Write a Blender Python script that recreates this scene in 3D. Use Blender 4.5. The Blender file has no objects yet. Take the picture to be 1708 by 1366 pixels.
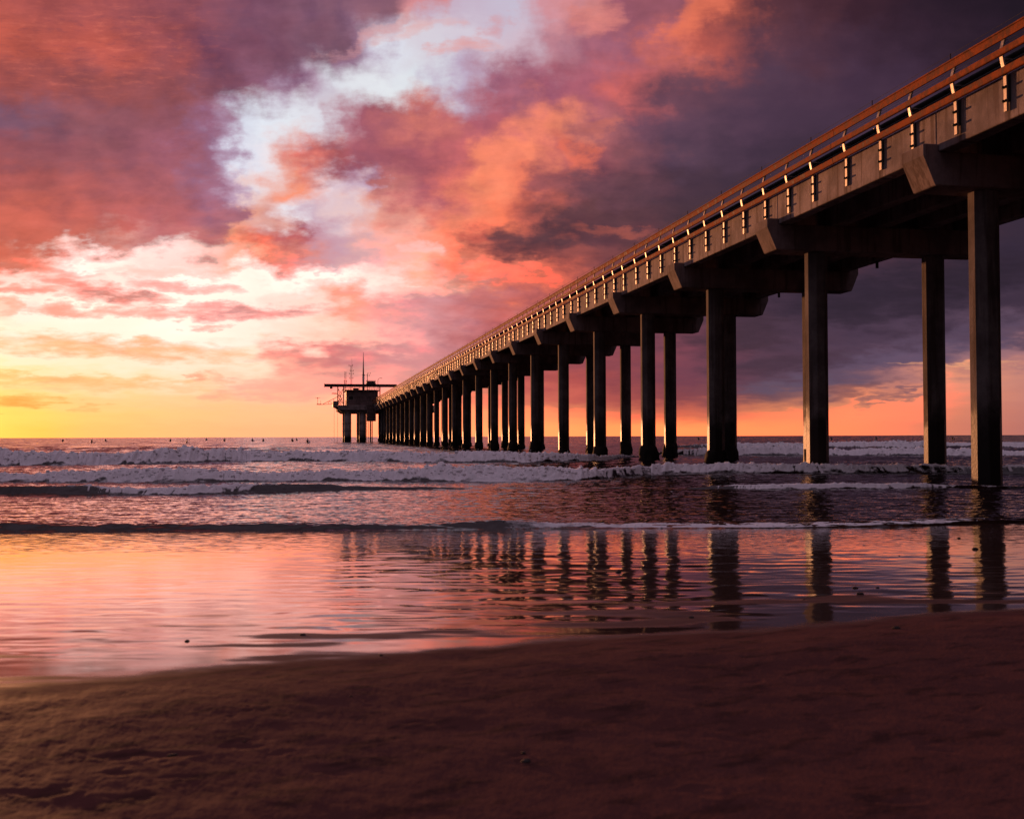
import bpy, bmesh, math, random
import numpy as np
from mathutils import Vector, Matrix

SC = bpy.context.scene
COL = SC.collection
R = math.radians

# ------------------------------------------------------------------ camera
CAM_H = 1.2
FPX = 1830.0                       # focal length in pixels of a 1708 px wide frame
cam_d = bpy.data.cameras.new('camera')
cam = bpy.data.objects.new('camera', cam_d)
COL.objects.link(cam)
cam_d.sensor_fit = 'HORIZONTAL'
cam_d.sensor_width = 33.6
cam_d.lens = 33.6 * FPX / 1708.0
cam_d.clip_start = 0.05
cam_d.clip_end = 30000
cam.location = (0, 0, CAM_H)
cam.rotation_mode = 'XYZ'
PITCH = math.atan((728.0 - 683.0) / FPX)
cam.matrix_world = (Matrix.Translation((0, 0, CAM_H)) @ Matrix.Rotation(R(90) + PITCH, 4, 'X')
                    @ Matrix.Rotation(R(-0.17), 4, 'Z'))
cam_d.dof.use_dof = True
cam_d.dof.focus_distance = 34.0
cam_d.dof.aperture_fstop = 5.0
SC.camera = cam

SC.view_settings.view_transform = 'Standard'
SC.view_settings.look = 'None'
SC.view_settings.exposure = 0.0
SC.view_settings.gamma = 1.0
SC.cycles.use_denoising = True
SC.cycles.max_bounces = 6
SC.cycles.sample_clamp_indirect = 4.0
SC.cycles.caustics_reflective = False
SC.cycles.caustics_refractive = False

SUN_AZ, SUN_EL = R(-30.0), R(1.3)  # azimuth from +Y towards +X

# ------------------------------------------------------------- node helper
class NB:
    """Tiny expression builder over a node tree."""
    def __init__(s, tree): s.t = tree; s.n = tree.nodes; s.l = tree.links
    def put(s, sock, v):
        if hasattr(v, 'is_linked') or isinstance(v, bpy.types.NodeSocket): s.l.new(v, sock)
        elif isinstance(v, (tuple, list)) and len(v) == 3 and sock.type == 'RGBA': sock.default_value = (*v, 1)
        else: sock.default_value = v
    def m(s, op, a, b=None, c=None, clamp=False):
        n = s.n.new('ShaderNodeMath'); n.operation = op; n.use_clamp = clamp
        for i, v in enumerate((a, b, c)):
            if v is not None: s.put(n.inputs[i], v)
        return n.outputs[0]
    def add(s, a, b): return s.m('ADD', a, b)
    def sub(s, a, b): return s.m('SUBTRACT', a, b)
    def mul(s, a, b): return s.m('MULTIPLY', a, b)
    def div(s, a, b): return s.m('DIVIDE', a, b)
    def mad(s, a, b, c): return s.m('MULTIPLY_ADD', a, b, c)
    def v(s, op, a, b=None, c=None, out=0):
        n = s.n.new('ShaderNodeVectorMath'); n.operation = op
        for i, x in enumerate((a, b, c)):
            if x is not None: s.put(n.inputs[i], x)
        return n.outputs[out]
    def scale(s, a, f):
        n = s.n.new('ShaderNodeVectorMath'); n.operation = 'SCALE'
        s.put(n.inputs[0], a); s.put(n.inputs[3], f); return n.outputs[0]
    def xyz(s, x, y, z):
        n = s.n.new('ShaderNodeCombineXYZ')
        for i, q in enumerate((x, y, z)): s.put(n.inputs[i], q)
        return n.outputs[0]
    def sep(s, v):
        n = s.n.new('ShaderNodeSeparateXYZ'); s.put(n.inputs[0], v); return n.outputs
    def noise(s, vec, scale, detail=6, rough=.55, color=False, lac=2.0, dist=0.0):
        n = s.n.new('ShaderNodeTexNoise'); n.noise_dimensions = '3D'
        s.put(n.inputs['Vector'], vec); n.inputs['Scale'].default_value = scale
        n.inputs['Detail'].default_value = detail; n.inputs['Roughness'].default_value = rough
        n.inputs['Lacunarity'].default_value = lac; n.inputs['Distortion'].default_value = dist
        return n.outputs['Color' if color else 0]
    def sstep(s, x, a, b, lo=0.0, hi=1.0):
        n = s.n.new('ShaderNodeMapRange'); n.interpolation_type = 'SMOOTHSTEP'
        s.put(n.inputs[0], x); n.inputs[1].default_value = a; n.inputs[2].default_value = b
        n.inputs[3].default_value = lo; n.inputs[4].default_value = hi; return n.outputs[0]
    def lin(s, x, a, b, lo=0.0, hi=1.0):
        n = s.n.new('ShaderNodeMapRange'); n.interpolation_type = 'LINEAR'
        s.put(n.inputs[0], x); n.inputs[1].default_value = a; n.inputs[2].default_value = b
        n.inputs[3].default_value = lo; n.inputs[4].default_value = hi; return n.outputs[0]
    def mix(s, f, a, b, mode='MIX'):
        n = s.n.new('ShaderNodeMix'); n.data_type = 'RGBA'; n.blend_type = mode
        s.put(n.inputs[0], f)
        for i, x in ((6, a), (7, b)):
            if isinstance(x, (tuple, list)): n.inputs[i].default_value = (*x[:3], 1)
            else: s.l.new(x, n.inputs[i])
        return n.outputs[2]
    def ramp(s, fac, stops):
        n = s.n.new('ShaderNodeValToRGB'); e = n.color_ramp.elements
        stops = sorted(stops)
        e[0].position, e[0].color = stops[0][0], (*stops[0][1], 1)
        e[1].position, e[1].color = stops[-1][0], (*stops[-1][1], 1)
        for p, c in stops[1:-1]:
            k = e.new(p); k.color = (*c, 1)
        s.put(n.inputs[0], fac); return n.outputs[0]

def lin8(c):
    """8 bit display colour -> linear"""
    return tuple((x / 255 / 12.92) if x / 255 <= .04045 else ((x / 255 + .055) / 1.055) ** 2.4 for x in c)
# --------------------------------------------------------------------- sky
# Cloud colours by azimuth (columns) and elevation (rows), tabulated for the
# western sky; noise breaks every border into cloud edges.
SKY = {
 0:   [(0,(182,82,72)),(142,(172,80,76)),(285,(152,76,82)),(427,(125,76,96)),(569,(132,90,112)),(640,(142,96,112)),(700,(212,140,145)),(740,(205,180,200)),(854,(205,195,215)),(925,(215,150,160)),(996,(208,130,130)),(1040,(165,95,112)),(1105,(150,86,100)),(1150,(225,115,90)),(1200,(195,95,78)),(1281,(92,52,62)),(1423,(60,33,46)),(1565,(45,27,42)),(1708,(32,20,33))],
 70:  [(0,(196,86,70)),(142,(190,84,72)),(285,(165,78,78)),(356,(125,68,86)),(427,(122,72,92)),(569,(128,88,108)),(600,(150,112,138)),(640,(200,185,205)),(670,(226,226,238)),(712,(222,215,226)),(783,(218,205,220)),(854,(215,190,205)),(925,(185,130,145)),(996,(172,104,122)),(1068,(165,98,118)),(1130,(222,112,95)),(1170,(190,92,82)),(1281,(96,58,72)),(1423,(66,42,60)),(1565,(50,31,47)),(1708,(36,23,37))],
 140: [(0,(165,76,72)),(142,(160,78,76)),(285,(148,75,78)),(400,(130,76,94)),(470,(150,100,126)),(520,(188,160,182)),(575,(225,225,235)),(640,(236,239,244)),(712,(226,230,238)),(770,(196,175,200)),(830,(176,108,128)),(925,(164,90,110)),(996,(175,95,112)),(1060,(212,105,102)),(1139,(112,70,86)),(1281,(84,58,78)),(1423,(70,47,68)),(1708,(50,33,50))],
 200: [(0,(130,82,100)),(142,(146,80,88)),(285,(150,82,92)),(330,(156,100,124)),(365,(178,140,162)),(405,(222,218,228)),(450,(236,237,243)),(540,(228,225,235)),(580,(190,140,155)),(620,(165,92,108)),(712,(215,120,110)),(783,(178,94,110)),(850,(180,95,108)),(900,(245,135,112)),(940,(250,140,110)),(996,(175,100,105)),(1068,(125,78,95)),(1139,(100,68,88)),(1281,(76,53,74)),(1708,(60,42,60))],
 260: [(0,(150,75,84)),(142,(155,82,90)),(285,(162,88,100)),(340,(158,102,126)),(370,(190,160,180)),(400,(235,230,238)),(440,(246,232,234)),(475,(240,170,158)),(510,(225,120,110)),(560,(178,92,98)),(620,(160,88,105)),(712,(172,90,102)),(770,(205,105,108)),(800,(252,138,110)),(880,(250,138,108)),(940,(195,102,100)),(965,(225,110,92)),(1000,(150,82,92)),(1040,(130,76,86)),(1139,(88,62,82)),(1281,(66,47,66)),(1708,(56,40,58))],
 310: [(0,(180,82,80)),(142,(175,85,85)),(285,(175,92,98)),(360,(162,104,126)),(395,(200,160,180)),(420,(244,205,198)),(500,(252,150,120)),(569,(240,215,222)),(620,(200,165,188)),(640,(205,120,118)),(712,(185,98,108)),(760,(225,115,105)),(800,(254,142,108)),(870,(250,130,100)),(910,(170,90,92)),(996,(115,70,82)),(1139,(78,53,68)),(1281,(60,44,62)),(1708,(55,40,58))],
 355: [(0,(208,94,82)),(142,(200,94,86)),(285,(190,98,102)),(385,(176,108,122)),(402,(238,160,140)),(450,(232,170,160)),(505,(245,235,240)),(540,(215,185,200)),(590,(240,205,205)),(640,(240,165,150)),(712,(228,122,112)),(760,(252,140,110)),(830,(254,128,95)),(890,(200,98,85)),(950,(110,66,72)),(1068,(86,54,66)),(1139,(74,50,62)),(1708,(54,40,58))],
 395: [(0,(208,96,84)),(142,(206,102,92)),(200,(222,150,140)),(285,(200,110,110)),(375,(200,115,115)),(400,(244,150,115)),(440,(225,110,92)),(500,(190,100,108)),(525,(205,150,165)),(569,(212,165,180)),(640,(246,185,170)),(700,(250,165,140)),(760,(254,140,108)),(800,(215,100,85)),(840,(120,68,74)),(925,(92,56,66)),(996,(100,58,68)),(1068,(95,56,66)),(1708,(54,40,58))],
 430: [(0,(225,118,102)),(60,(245,200,185)),(142,(253,240,232)),(285,(252,228,218)),(356,(242,200,185)),(410,(246,175,145)),(440,(236,140,115)),(500,(232,140,130)),(569,(215,160,170)),(640,(240,190,185)),(700,(252,185,155)),(770,(253,140,108)),(830,(215,105,88)),(880,(135,70,72)),(950,(160,80,75)),(1020,(130,70,74)),(1100,(88,52,64)),(1708,(54,40,60))],
 465: [(0,(250,228,215)),(142,(252,235,222)),(285,(253,242,232)),(427,(254,240,228)),(569,(254,240,232)),(640,(250,230,218)),(712,(246,195,180)),(760,(240,160,140)),(800,(238,130,108)),(870,(240,120,95)),(930,(235,110,88)),(996,(140,72,76)),(1068,(105,58,70)),(1139,(85,52,68)),(1281,(66,46,64)),(1708,(54,40,60))],
 505: [(0,(248,210,190)),(40,(253,240,225)),(142,(253,244,228)),(285,(254,244,230)),(427,(254,240,226)),(530,(252,225,208)),(580,(245,165,140)),(640,(236,165,155)),(712,(222,150,155)),(783,(205,120,122)),(854,(205,105,100)),(925,(160,80,85)),(1068,(105,60,76)),(1139,(88,55,72)),(1240,(66,46,66)),(1423,(58,42,62)),(1708,(62,46,66))],
 560: [(0,(254,248,222)),(142,(254,246,225)),(285,(254,245,228)),(427,(254,242,224)),(520,(253,230,208)),(580,(250,205,182)),(640,(244,190,178)),(712,(228,155,158)),(783,(212,128,132)),(854,(190,100,106)),(960,(150,75,88)),(1068,(125,66,82)),(1139,(110,62,80)),(1210,(78,52,70)),(1423,(76,56,78)),(1565,(80,60,82)),(1708,(98,74,94))],
 595: [(0,(255,247,208)),(142,(255,246,212)),(285,(254,244,216)),(427,(254,240,212)),(470,(236,160,145)),(560,(222,130,130)),(640,(226,148,150)),(712,(222,145,148)),(783,(200,118,122)),(854,(182,92,98)),(960,(155,75,85)),(1068,(135,68,82)),(1139,(122,66,84)),(1250,(86,58,78)),(1423,(84,62,84)),(1565,(112,82,104)),(1640,(150,108,118)),(1708,(165,115,122))],
 635: [(0,(255,232,160)),(142,(254,236,186)),(285,(254,234,196)),(427,(250,218,185)),(498,(244,190,165)),(569,(238,165,152)),(640,(238,170,158)),(712,(228,150,145)),(783,(212,118,112)),(854,(205,98,92)),(960,(180,82,82)),(1068,(130,66,80)),(1139,(118,64,82)),(1281,(88,62,82)),(1390,(98,72,92)),(1440,(130,92,105)),(1510,(180,120,118)),(1590,(235,150,120)),(1708,(205,135,122))],
 665: [(0,(255,218,120)),(142,(255,216,145)),(285,(254,214,155)),(427,(252,205,160)),(569,(251,196,158)),(640,(250,188,152)),(712,(246,170,135)),(783,(238,142,110)),(854,(228,120,98)),(960,(205,98,88)),(1068,(160,76,78)),(1139,(135,70,80)),(1281,(112,76,88)),(1370,(150,100,100)),(1423,(236,140,105)),(1565,(240,145,112)),(1708,(205,132,118))],
 692: [(0,(255,226,110)),(70,(255,222,115)),(142,(255,213,125)),(285,(254,208,138)),(427,(253,202,146)),(569,(253,196,146)),(712,(251,182,125)),(854,(250,165,110)),(996,(245,140,98)),(1068,(235,122,90)),(1139,(225,110,85)),(1200,(222,115,90)),(1281,(240,140,98)),(1423,(248,150,104)),(1565,(235,138,106)),(1708,(200,125,112))],
 716: [(0,(255,222,100)),(70,(255,214,100)),(142,(254,206,118)),(285,(253,200,130)),(427,(252,194,138)),(569,(252,192,138)),(712,(252,182,120)),(854,(255,184,114)),(996,(255,172,100)),(1139,(254,166,98)),(1281,(250,158,98)),(1423,(244,148,100)),(1565,(228,132,104)),(1708,(195,120,108))],
}
# thin separate clouds: azimuth px, elevation px, half width, half height, slope, colour, strength
STREAKS = [
 (115,470,52,9,.12,(236,150,138),.9),(185,490,75,13,.10,(228,132,122),.95),(35,481,48,7,.02,(238,155,140),.8),
 (290,474,70,9,.10,(236,165,155),.75),(110,513,62,9,.10,(240,165,148),.8),(240,519,70,8,.02,(240,170,155),.75),(420,518,115,11,.0,(230,150,145),.9),
 (345,541,28,5,.0,(238,170,155),.7),(250,450,60,8,.0,(247,205,190),.6),(60,445,70,9,.15,(225,120,105),.6),(8,505,18,18,.2,(240,165,140),.6),
 (190,579,185,15,.07,(250,188,140),.95),(80,630,150,9,.02,(252,190,120),.75),(200,640,160,8,.0,(252,195,135),.6),(25,668,42,10,.0,(248,165,85),.85),
 (323,627,18,8,.2,(245,175,140),.8),(365,629,20,7,.1,(245,185,150),.6),(150,675,14,6,.1,(250,180,110),.5),(360,657,40,9,.0,(246,180,145),.6),
 (460,645,80,17,.0,(240,168,150),.6),(620,468,75,5,.0,(255,238,225),.7),(700,413,26,12,.2,(240,215,215),.45),
 (640,45,70,12,-.5,(226,160,160),.5),(775,75,44,12,-.1,(236,165,160),.6),(815,38,32,16,-.3,(220,150,155),.55),(700,45,60,10,-.3,(235,170,165),.45),
 (1010,20,40,26,-.2,(236,140,130),.55),(1010,205,24,12,-.3,(205,112,100),.55),(965,262,16,24,.2,(228,112,92),.5),(1160,30,60,28,-.35,(236,120,92),.7),
 (1030,385,70,6,.08,(170,86,76),.6),(880,415,70,16,.02,(92,54,64),.6),(870,428,40,10,.0,(84,50,60),.5),(430,690,30,4,.0,(255,214,170),.0),
 (1470,500,150,34,-.10,(44,32,50),.7),(1620,455,110,34,-.1,(42,30,46),.6),(1230,560,90,26,-.15,(58,40,56),.5),(1500,598,150,17,-.20,(100,82,108),.65),(1330,645,90,11,-.10,(98,82,106),.6),(1640,550,110,16,-.2,(96,76,100),.55),(1300,610,110,14,-.1,(66,46,64),.6),(1420,655,60,10,-.25,(80,60,82),.5),(1545,640,14,9,.5,(120,88,104),.8),(1520,655,10,7,.5,(130,92,104),.7),(1470,668,40,8,-.3,(110,82,98),.6),(1600,610,80,4,.02,(240,165,125),.7),
]

def build_world():
    w = bpy.data.worlds.new('World'); SC.world = w; w.use_nodes = True
    t = w.node_tree; t.nodes.clear(); b = NB(t)
    tc = t.nodes.new('ShaderNodeTexCoord').outputs['Generated']
    d = b.v('NORMALIZE', tc)
    dx, dy, dz = b.sep(d)
    az = b.m('ARCTAN2', dx, dy)
    hor = b.m('SQRT', b.add(b.mul(dx, dx), b.mul(dy, dy)))
    # tangent of elevation, flattened so rows of cloud stay level across the view
    te = b.mul(b.div(dz, b.m('MAXIMUM', hor, .02)), b.div(1.0, b.m('MAXIMUM', b.m('COSINE', az), .35)))
    # noise space: clouds flatten towards the horizon
    flat = b.sstep(te, 0.0, .22)
    ly = b.mul(b.m('LOGARITHM', b.add(b.m('MAXIMUM', te, -.03), .06), math.e), .42)
    nv = b.xyz(az, ly, 0.37)
    nvs = b.xyz(b.mad(te, .45, b.mul(az, .55)), b.mad(az, -.16, b.mul(te, 1.7)), 2.1)
    c1 = b.noise(nv, 9.0, 3, .5, True)
    c2 = b.noise(nv, 30.0, 7, .55, True)
    c3 = b.noise(nvs, 46.0, 5, .55, True)
    s1 = b.sep(b.v('SUBTRACT', c1, (.5, .5, .5)))
    s2 = b.sep(b.v('SUBTRACT', c2, (.5, .5, .5)))
    s3 = b.sep(b.v('SUBTRACT', c3, (.5, .5, .5)))
    damp = b.sstep(te, .008, .10, .12, 1.0)                     # calm near the horizon
    wx = b.mul(damp, b.add(b.mul(s1[0], .045), b.add(b.mul(s2[0], .092), b.mul(s3[0], .034))))
    wy = b.mul(damp, b.add(b.mul(s1[1], .03), b.add(b.mul(s2[1], .066), b.mul(s3[1], .026))))
    az2 = b.add(az, wx); te2 = b.add(te, wy)
    A = lambda px: math.atan((px - 854) / FPX)
    T = lambda py: (728 - py) / FPX
    a0, a1 = A(-10), A(1720)
    f = b.m('DIVIDE', b.sub(az2, a0), a1 - a0, clamp=True)
    rows = sorted(SKY, reverse=True)          # from the horizon up
    col = None
    prev = None
    for py in rows:
        c = b.ramp(f, [((A(px) - a0) / (a1 - a0), lin8(k)) for px, k in SKY[py]])
        if col is None: col = c
        else: col = b.mix(b.sstep(te2, T(prev), T(py)), col, c)
        prev = py
    # separate streak clouds
    wz = b.xyz(b.mad(s2[0], .10, az), b.mad(s2[1], .030, te), 0)
    rag = b.noise(b.xyz(b.mul(az, .6), b.mul(te, 2.6), 5.0), 70.0, 6, .62)
    wza, wzt, _ = b.sep(wz)
    for (px, py, rx, ry, sl, cc, st) in STREAKS:
        if st <= 0: continue
        ux = b.sub(wza, A(px)); uy = b.sub(wzt, T(py))
        uy = b.mad(ux, sl, uy)
        q = b.add(b.m('POWER', b.mul(ux, FPX / rx), 2.0), b.m('POWER', b.mul(uy, FPX / ry), 2.0))
        k = b.sstep(b.mad(b.sub(rag, .5), 3.4, q), 2.1, -.5, 0.0, min(1.0, st * 1.2))
        col = b.mix(k, col, lin8(cc))
    # mackerel texture of the high cloud at the upper left
    mk = b.noise(b.xyz(b.mul(az, 1.0), b.mad(az, .15, b.mul(te, 3.2)), 1.0), 62.0, 6, .68)
    mw = b.mul(b.sstep(b.m('ABSOLUTE', b.sub(az, A(150))), .14, .03), b.sstep(b.m('ABSOLUTE', b.sub(te, T(70))), .062, .02))
    col = b.mix(b.mul(mw, b.sstep(mk, .50, .68, 0, .38)), col, lin8((222, 108, 88)))
    col = b.mix(b.mul(mw, b.sstep(mk, .48, .34, 0, .3)), col, lin8((120, 62, 74)))
    # soft streaky shading inside the cloud masses
    # billows: cloud relief seen lit from the low sun at the left
    bv = b.xyz(b.mad(s1[0], .05, az), b.mad(s1[1], .04, ly), 3.3)
    e1 = b.noise(bv, 17.0, 7, .56)
    e2 = b.noise(b.v('ADD', bv, (-.012, -.007, 0)), 17.0, 7, .56)
    rel = b.mul(b.sub(e1, e2), damp)
    gap = b.sstep(b.sep(col)[2], .50, .16)                       # none over the clear gaps
    dark = b.sstep(az, A(950), A(1250), 1.0, .22)
    up = b.m('MULTIPLY', b.m('MAXIMUM', rel, 0.0), b.mul(gap, 3.6), clamp=True)
    dn = b.m('MULTIPLY', b.m('MAXIMUM', b.mul(rel, -1.0), 0.0), b.mul(gap, 3.0), clamp=True)
    lit = b.mix(1.0, col, (1.22, 1.14, 1.08), 'MULTIPLY')
    lit = b.v('ADD', lit, (.012, .008, .006))
    shd = b.mix(1.0, col, (.58, .60, .78), 'MULTIPLY')
    col = b.mix(b.mul(up, dark), col, lit)
    col = b.mix(b.mul(dn, dark), col, shd)
    sh = b.mul(b.add(b.mul(s3[2], .7), b.mul(s2[2], .5)), b.mul(damp, dark))
    lum = b.mad(sh, b.mul(gap, .62), 1.0)
    col = b.scale(col, lum)
    cool = b.mul(b.sstep(az, A(560), A(250)), b.sstep(te, T(440), T(340)))
    col = b.mix(b.mul(cool, .9), col, b.mix(1.0, col, (.97, 1.10, 1.22), 'MULTIPLY'))
    # glow of the low sun, just left of the view
    sd = (math.sin(SUN_AZ) * math.cos(SUN_EL), math.cos(SUN_AZ) * math.cos(SUN_EL), math.sin(SUN_EL))
    cs = b.v('DOT_PRODUCT', d, sd, out=1)
    ang = b.m('ARCCOSINE', b.m('MINIMUM', cs, .99999))
    g1 = b.m('EXPONENT', b.mul(b.m('POWER', b.div(ang, .050), 2.0), -1.0))
    g2 = b.m('EXPONENT', b.mul(b.m('POWER', b.div(ang, .16), 2.0), -1.0))
    col = b.v('ADD', col, b.scale((1.9, 1.0, .12), g1))
    col = b.v('ADD', col, b.scale((.10, .05, .0), g2))
    # the rest of the sky: dim mauve overhead and behind
    lf = b.sstep(dx, .5, -.7)
    back = b.mix(b.sstep(dz, .55, .95), b.mix(lf, (.016, .012, .016), (.085, .074, .096)), (.46, .34, .46))
    back = b.scale(back, b.mad(b.sub(b.noise(d, 5.0, 5, .55), .5), .9, 1.0))
    fw = b.sstep(b.m('ABSOLUTE', az), R(36), R(85), 1.0, 0.0)
    fw = b.mul(fw, b.sstep(te, .46, 1.0, 1.0, 0.0))
    # sunlit sky is brighter than the picture can hold: keep the excess for reflections and light
    r_, g_, b_ = b.sep(col)
    rg = b.m('MINIMUM', r_, g_); rb = b.m('MINIMUM', rg, b_)
    ex = b.xyz(b.m('MAXIMUM', b.mul(b.sstep(r_, .74, 1.02), 1.1), b.mul(b.sstep(rb, .62, .95), 1.1)), b.mul(b.sstep(rb, .70, .97), .80), b.mul(b.sstep(rb, .70, .97), .55))
    col = b.v('ADD', col, b.scale(ex, b.sstep(te, .205, .145)))
    col = b.mix(fw, back, col)
    # below the horizon: dark sea colour
    col = b.mix(b.sstep(dz, -.02, .0), (.02, .015, .02), col)
    sky = t.nodes.new('ShaderNodeTexSky'); sky.sky_type = 'NISHITA'; sky.sun_disc = False
    sky.sun_elevation = SUN_EL; sky.sun_rotation = SUN_AZ
    bg1 = t.nodes.new('ShaderNodeBackground'); t.links.new(sky.outputs[0], bg1.inputs[0]); bg1.inputs[1].default_value = .05
    bg2 = t.nodes.new('ShaderNodeBackground'); t.links.new(col, bg2.inputs[0]); bg2.inputs[1].default_value = 1.0
    mx = t.nodes.new('ShaderNodeMixShader'); mx.inputs[0].default_value = .93      # cloud cover over the clear sky
    t.links.new(bg1.outputs[0], mx.inputs[1]); t.links.new(bg2.outputs[0], mx.inputs[2])
    out = t.nodes.new('ShaderNodeOutputWorld'); t.links.new(mx.outputs[0], out.inputs[0])
    w.cycles.sampling_method = 'MANUAL'; w.cycles.sample_map_resolution = 1024
build_world()

sun_d = bpy.data.lights.new('sun', 'SUN'); sun_d.energy = 3.7; sun_d.angle = R(0.5); sun_d.color = (1.0, .39, .16)
sun = bpy.data.objects.new('sun', sun_d); COL.objects.link(sun); sun.location = (-60, 100, 20)
sun.rotation_euler = Vector((-math.sin(SUN_AZ) * math.cos(SUN_EL), -math.cos(SUN_AZ) * math.cos(SUN_EL), -math.sin(SUN_EL))).to_track_quat('-Z', 'Y').to_euler()
# ----------------------------------------------------------- shared helpers
def tag(o, label=None, cat=None, group=None, kind=None):
    for k, v in (('label', label), ('category', cat), ('group', group), ('kind', kind)):
        if v: o[k] = v
    return o

def empty(name, loc=(0, 0, 0), rz=0.0):
    o = bpy.data.objects.new(name, None); COL.objects.link(o)
    o.empty_display_size = .2; o.location = loc; o.rotation_euler = (0, 0, rz)
    return o

def link_mesh(name, me, m=None, parent=None):
    o = bpy.data.objects.new(name, me); COL.objects.link(o)
    if m and not me.materials: me.materials.append(m)
    if parent: o.parent = parent
    return o

def new_mat(name):
    m = bpy.data.materials.new(name); m.use_nodes = True
    t = m.node_tree; b = NB(t)
    p = t.nodes['Principled BSDF']
    return m, b, p

def horizon(px): return 730.3 - 5.3 * px / 1708.0

_rs = np.random.RandomState(7)
_PERM = _rs.permutation(512); _ANG = _rs.rand(512) * 2 * np.pi
_GX, _GY = np.cos(_ANG), np.sin(_ANG)
def perlin(x, y):
    xi = np.floor(x).astype(np.int64); yi = np.floor(y).astype(np.int64)
    xf = x - xi; yf = y - yi
    u = xf * xf * xf * (xf * (xf * 6 - 15) + 10); v = yf * yf * yf * (yf * (yf * 6 - 15) + 10)
    def g(ix, iy, fx, fy):
        h = _PERM[(_PERM[ix & 511] + iy) & 511]
        return _GX[h] * fx + _GY[h] * fy
    a = g(xi, yi, xf, yf); b = g(xi + 1, yi, xf - 1, yf)
    c = g(xi, yi + 1, xf, yf - 1); d = g(xi + 1, yi + 1, xf - 1, yf - 1)
    return (a + u * (b - a)) + v * ((c + u * (d - c)) - (a + u * (b - a)))
def fbm(x, y, oct=4, gain=.5):
    s = 0.; a = 1.
    for k in range(oct):
        s = s + a * perlin(x + 17.3 * k, y - 9.1 * k); x = x * 2.03; y = y * 2.03; a *= gain
    return s * 1.4
def sst(x, a, b):
    t = np.clip((x - a) / (b - a), 0, 1); return t * t * (3 - 2 * t)
def curve(tab, k, px):
    xs = [r[0] for r in tab]; ys = [r[k] for r in tab]
    # smooth the polyline a little by averaging shifted copies
    return sum(np.interp(px + o, xs, ys) for o in (-36, -18, 0, 18, 36)) / 5

def tan_cols():
    fine = np.linspace(-.54, .54, 1040)
    wide = np.array([.56, .6, .66, .74, .85, 1.0, 1.25, 1.6, 2.2, 3.2, 5.0, 8.0])
    return np.concatenate([-wide[::-1], fine, wide])

def grid_mesh(name, rows, cols, zfun, attrs, extra=None):
    """rows: distances along +Y; cols: tangents of azimuth. zfun(x,y,px)->(z, dict of vertex attributes)"""
    Yg, Tg = np.meshgrid(rows, cols, indexing='ij')
    X = Yg * Tg; px = 854 + FPX * Tg
    z, at = zfun(X, Yg, px)
    nr, nc = X.shape
    co = np.stack([X, Yg, z], -1).reshape(-1, 3)
    i = (np.arange(nr - 1)[:, None] * nc + np.arange(nc - 1)[None]).ravel()
    quads = np.stack([i, i + 1, i + nc + 1, i + nc], -1)
    if extra is not None:
        ev, eq, ea = extra
        quads = np.concatenate([quads, eq + len(co)]); co = np.concatenate([co, ev])
    me = bpy.data.meshes.new(name)
    me.vertices.add(len(co)); me.vertices.foreach_set('co', co.astype(np.float32).ravel())
    me.loops.add(quads.size); me.loops.foreach_set('vertex_index', quads.astype(np.int32).ravel())
    me.polygons.add(len(quads))
    me.polygons.foreach_set('loop_start', (np.arange(len(quads)) * 4).astype(np.int32))
    me.polygons.foreach_set('use_smooth', np.ones(len(quads), bool))
    for k in attrs:
        a = me.attributes.new(k, 'FLOAT', 'POINT')
        v = at[k].ravel()
        if extra is not None: v = np.concatenate([v, np.full(len(extra[0]), extra[2][k])])
        a.data.foreach_set('value', v.astype(np.float32))
    me.update(calc_edges=True); me.validate()
    return me

# ------------------------------------------------------------------- beach
YSEA = 14.2
def beach_base(y):
    y = np.asarray(y, float)
    k = 4 + .5 * (y - 4 + np.sqrt((y - 4) ** 2 + .3))
    z = .018 * (YSEA - y) + .00175 * (104.4 - (k - 4) ** 2)
    return np.where(y < YSEA, z, -.03 * (y - YSEA))
_HY = np.linspace(.5, 14.2, 4000); _HT = (CAM_H - beach_base(_HY)) / _HY
def base_hit(px, py):
    """distance at which the sight line to (px, py) meets the beach profile"""
    t = (py - horizon(px)) / FPX
    return np.where(t > _HT[-1], np.interp(-t, -_HT, _HY), CAM_H / np.maximum(t, 1e-4))
EDGE = [(-900,1250),(-300,1180),(0,1154),(100,1141),(300,1119),(420,1106),(500,1100),(620,1093),(700,1088),(820,1078),(900,1072),(1000,1066),(1100,1060),(1300,1047),(1500,1031),(1708,1017),(2000,1000),(2600,975)]
EDGE_W = [(p, float(base_hit(p, q))) for p, q in EDGE]
DIMPLES = [(250,1272,.20,.028,.010,.0),(415,1250,.08,.02,.008,.2),(470,1262,.07,.018,.007,.0),(180,1300,.10,.02,.008,.1),(300,1305,.10,.02,.007,.0),(390,1205,.05,.012,.008,.5),(415,1195,.04,.014,.007,.4),
           (872,1280,.030,.012,.014,.0),(880,1268,.05,.016,.006,.2),(60,1330,.12,.03,.008,.0),(130,1345,.06,.02,.008,.6),(230,1340,.12,.02,.007,.1),(700,1215,.14,.02,.004,.1),(1220,1150,.07,.014,.004,.3),
           (1260,1145,.05,.012,.004,.4),(1200,1240,.09,.016,.006,.3),(1120,1260,.05,.016,.005,.2),(1370,1215,.05,.014,.005,.35),(1535,1245,.06,.016,.006,.35),(1560,1265,.05,.016,.005,.4),(1590,1160,.05,.014,.004,.2),
           (1620,1190,.08,.014,.005,.3),(1180,1335,.08,.02,.006,.2),(1480,1345,.10,.02,.006,.0),(980,1120,.10,.014,.003,.1),(560,1290,.10,.02,.005,.2),(640,1235,.07,.014,.004,.3),(1340,1150,.08,.012,.003,.3),(780,1150,.10,.016,.003,.0)]
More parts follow.
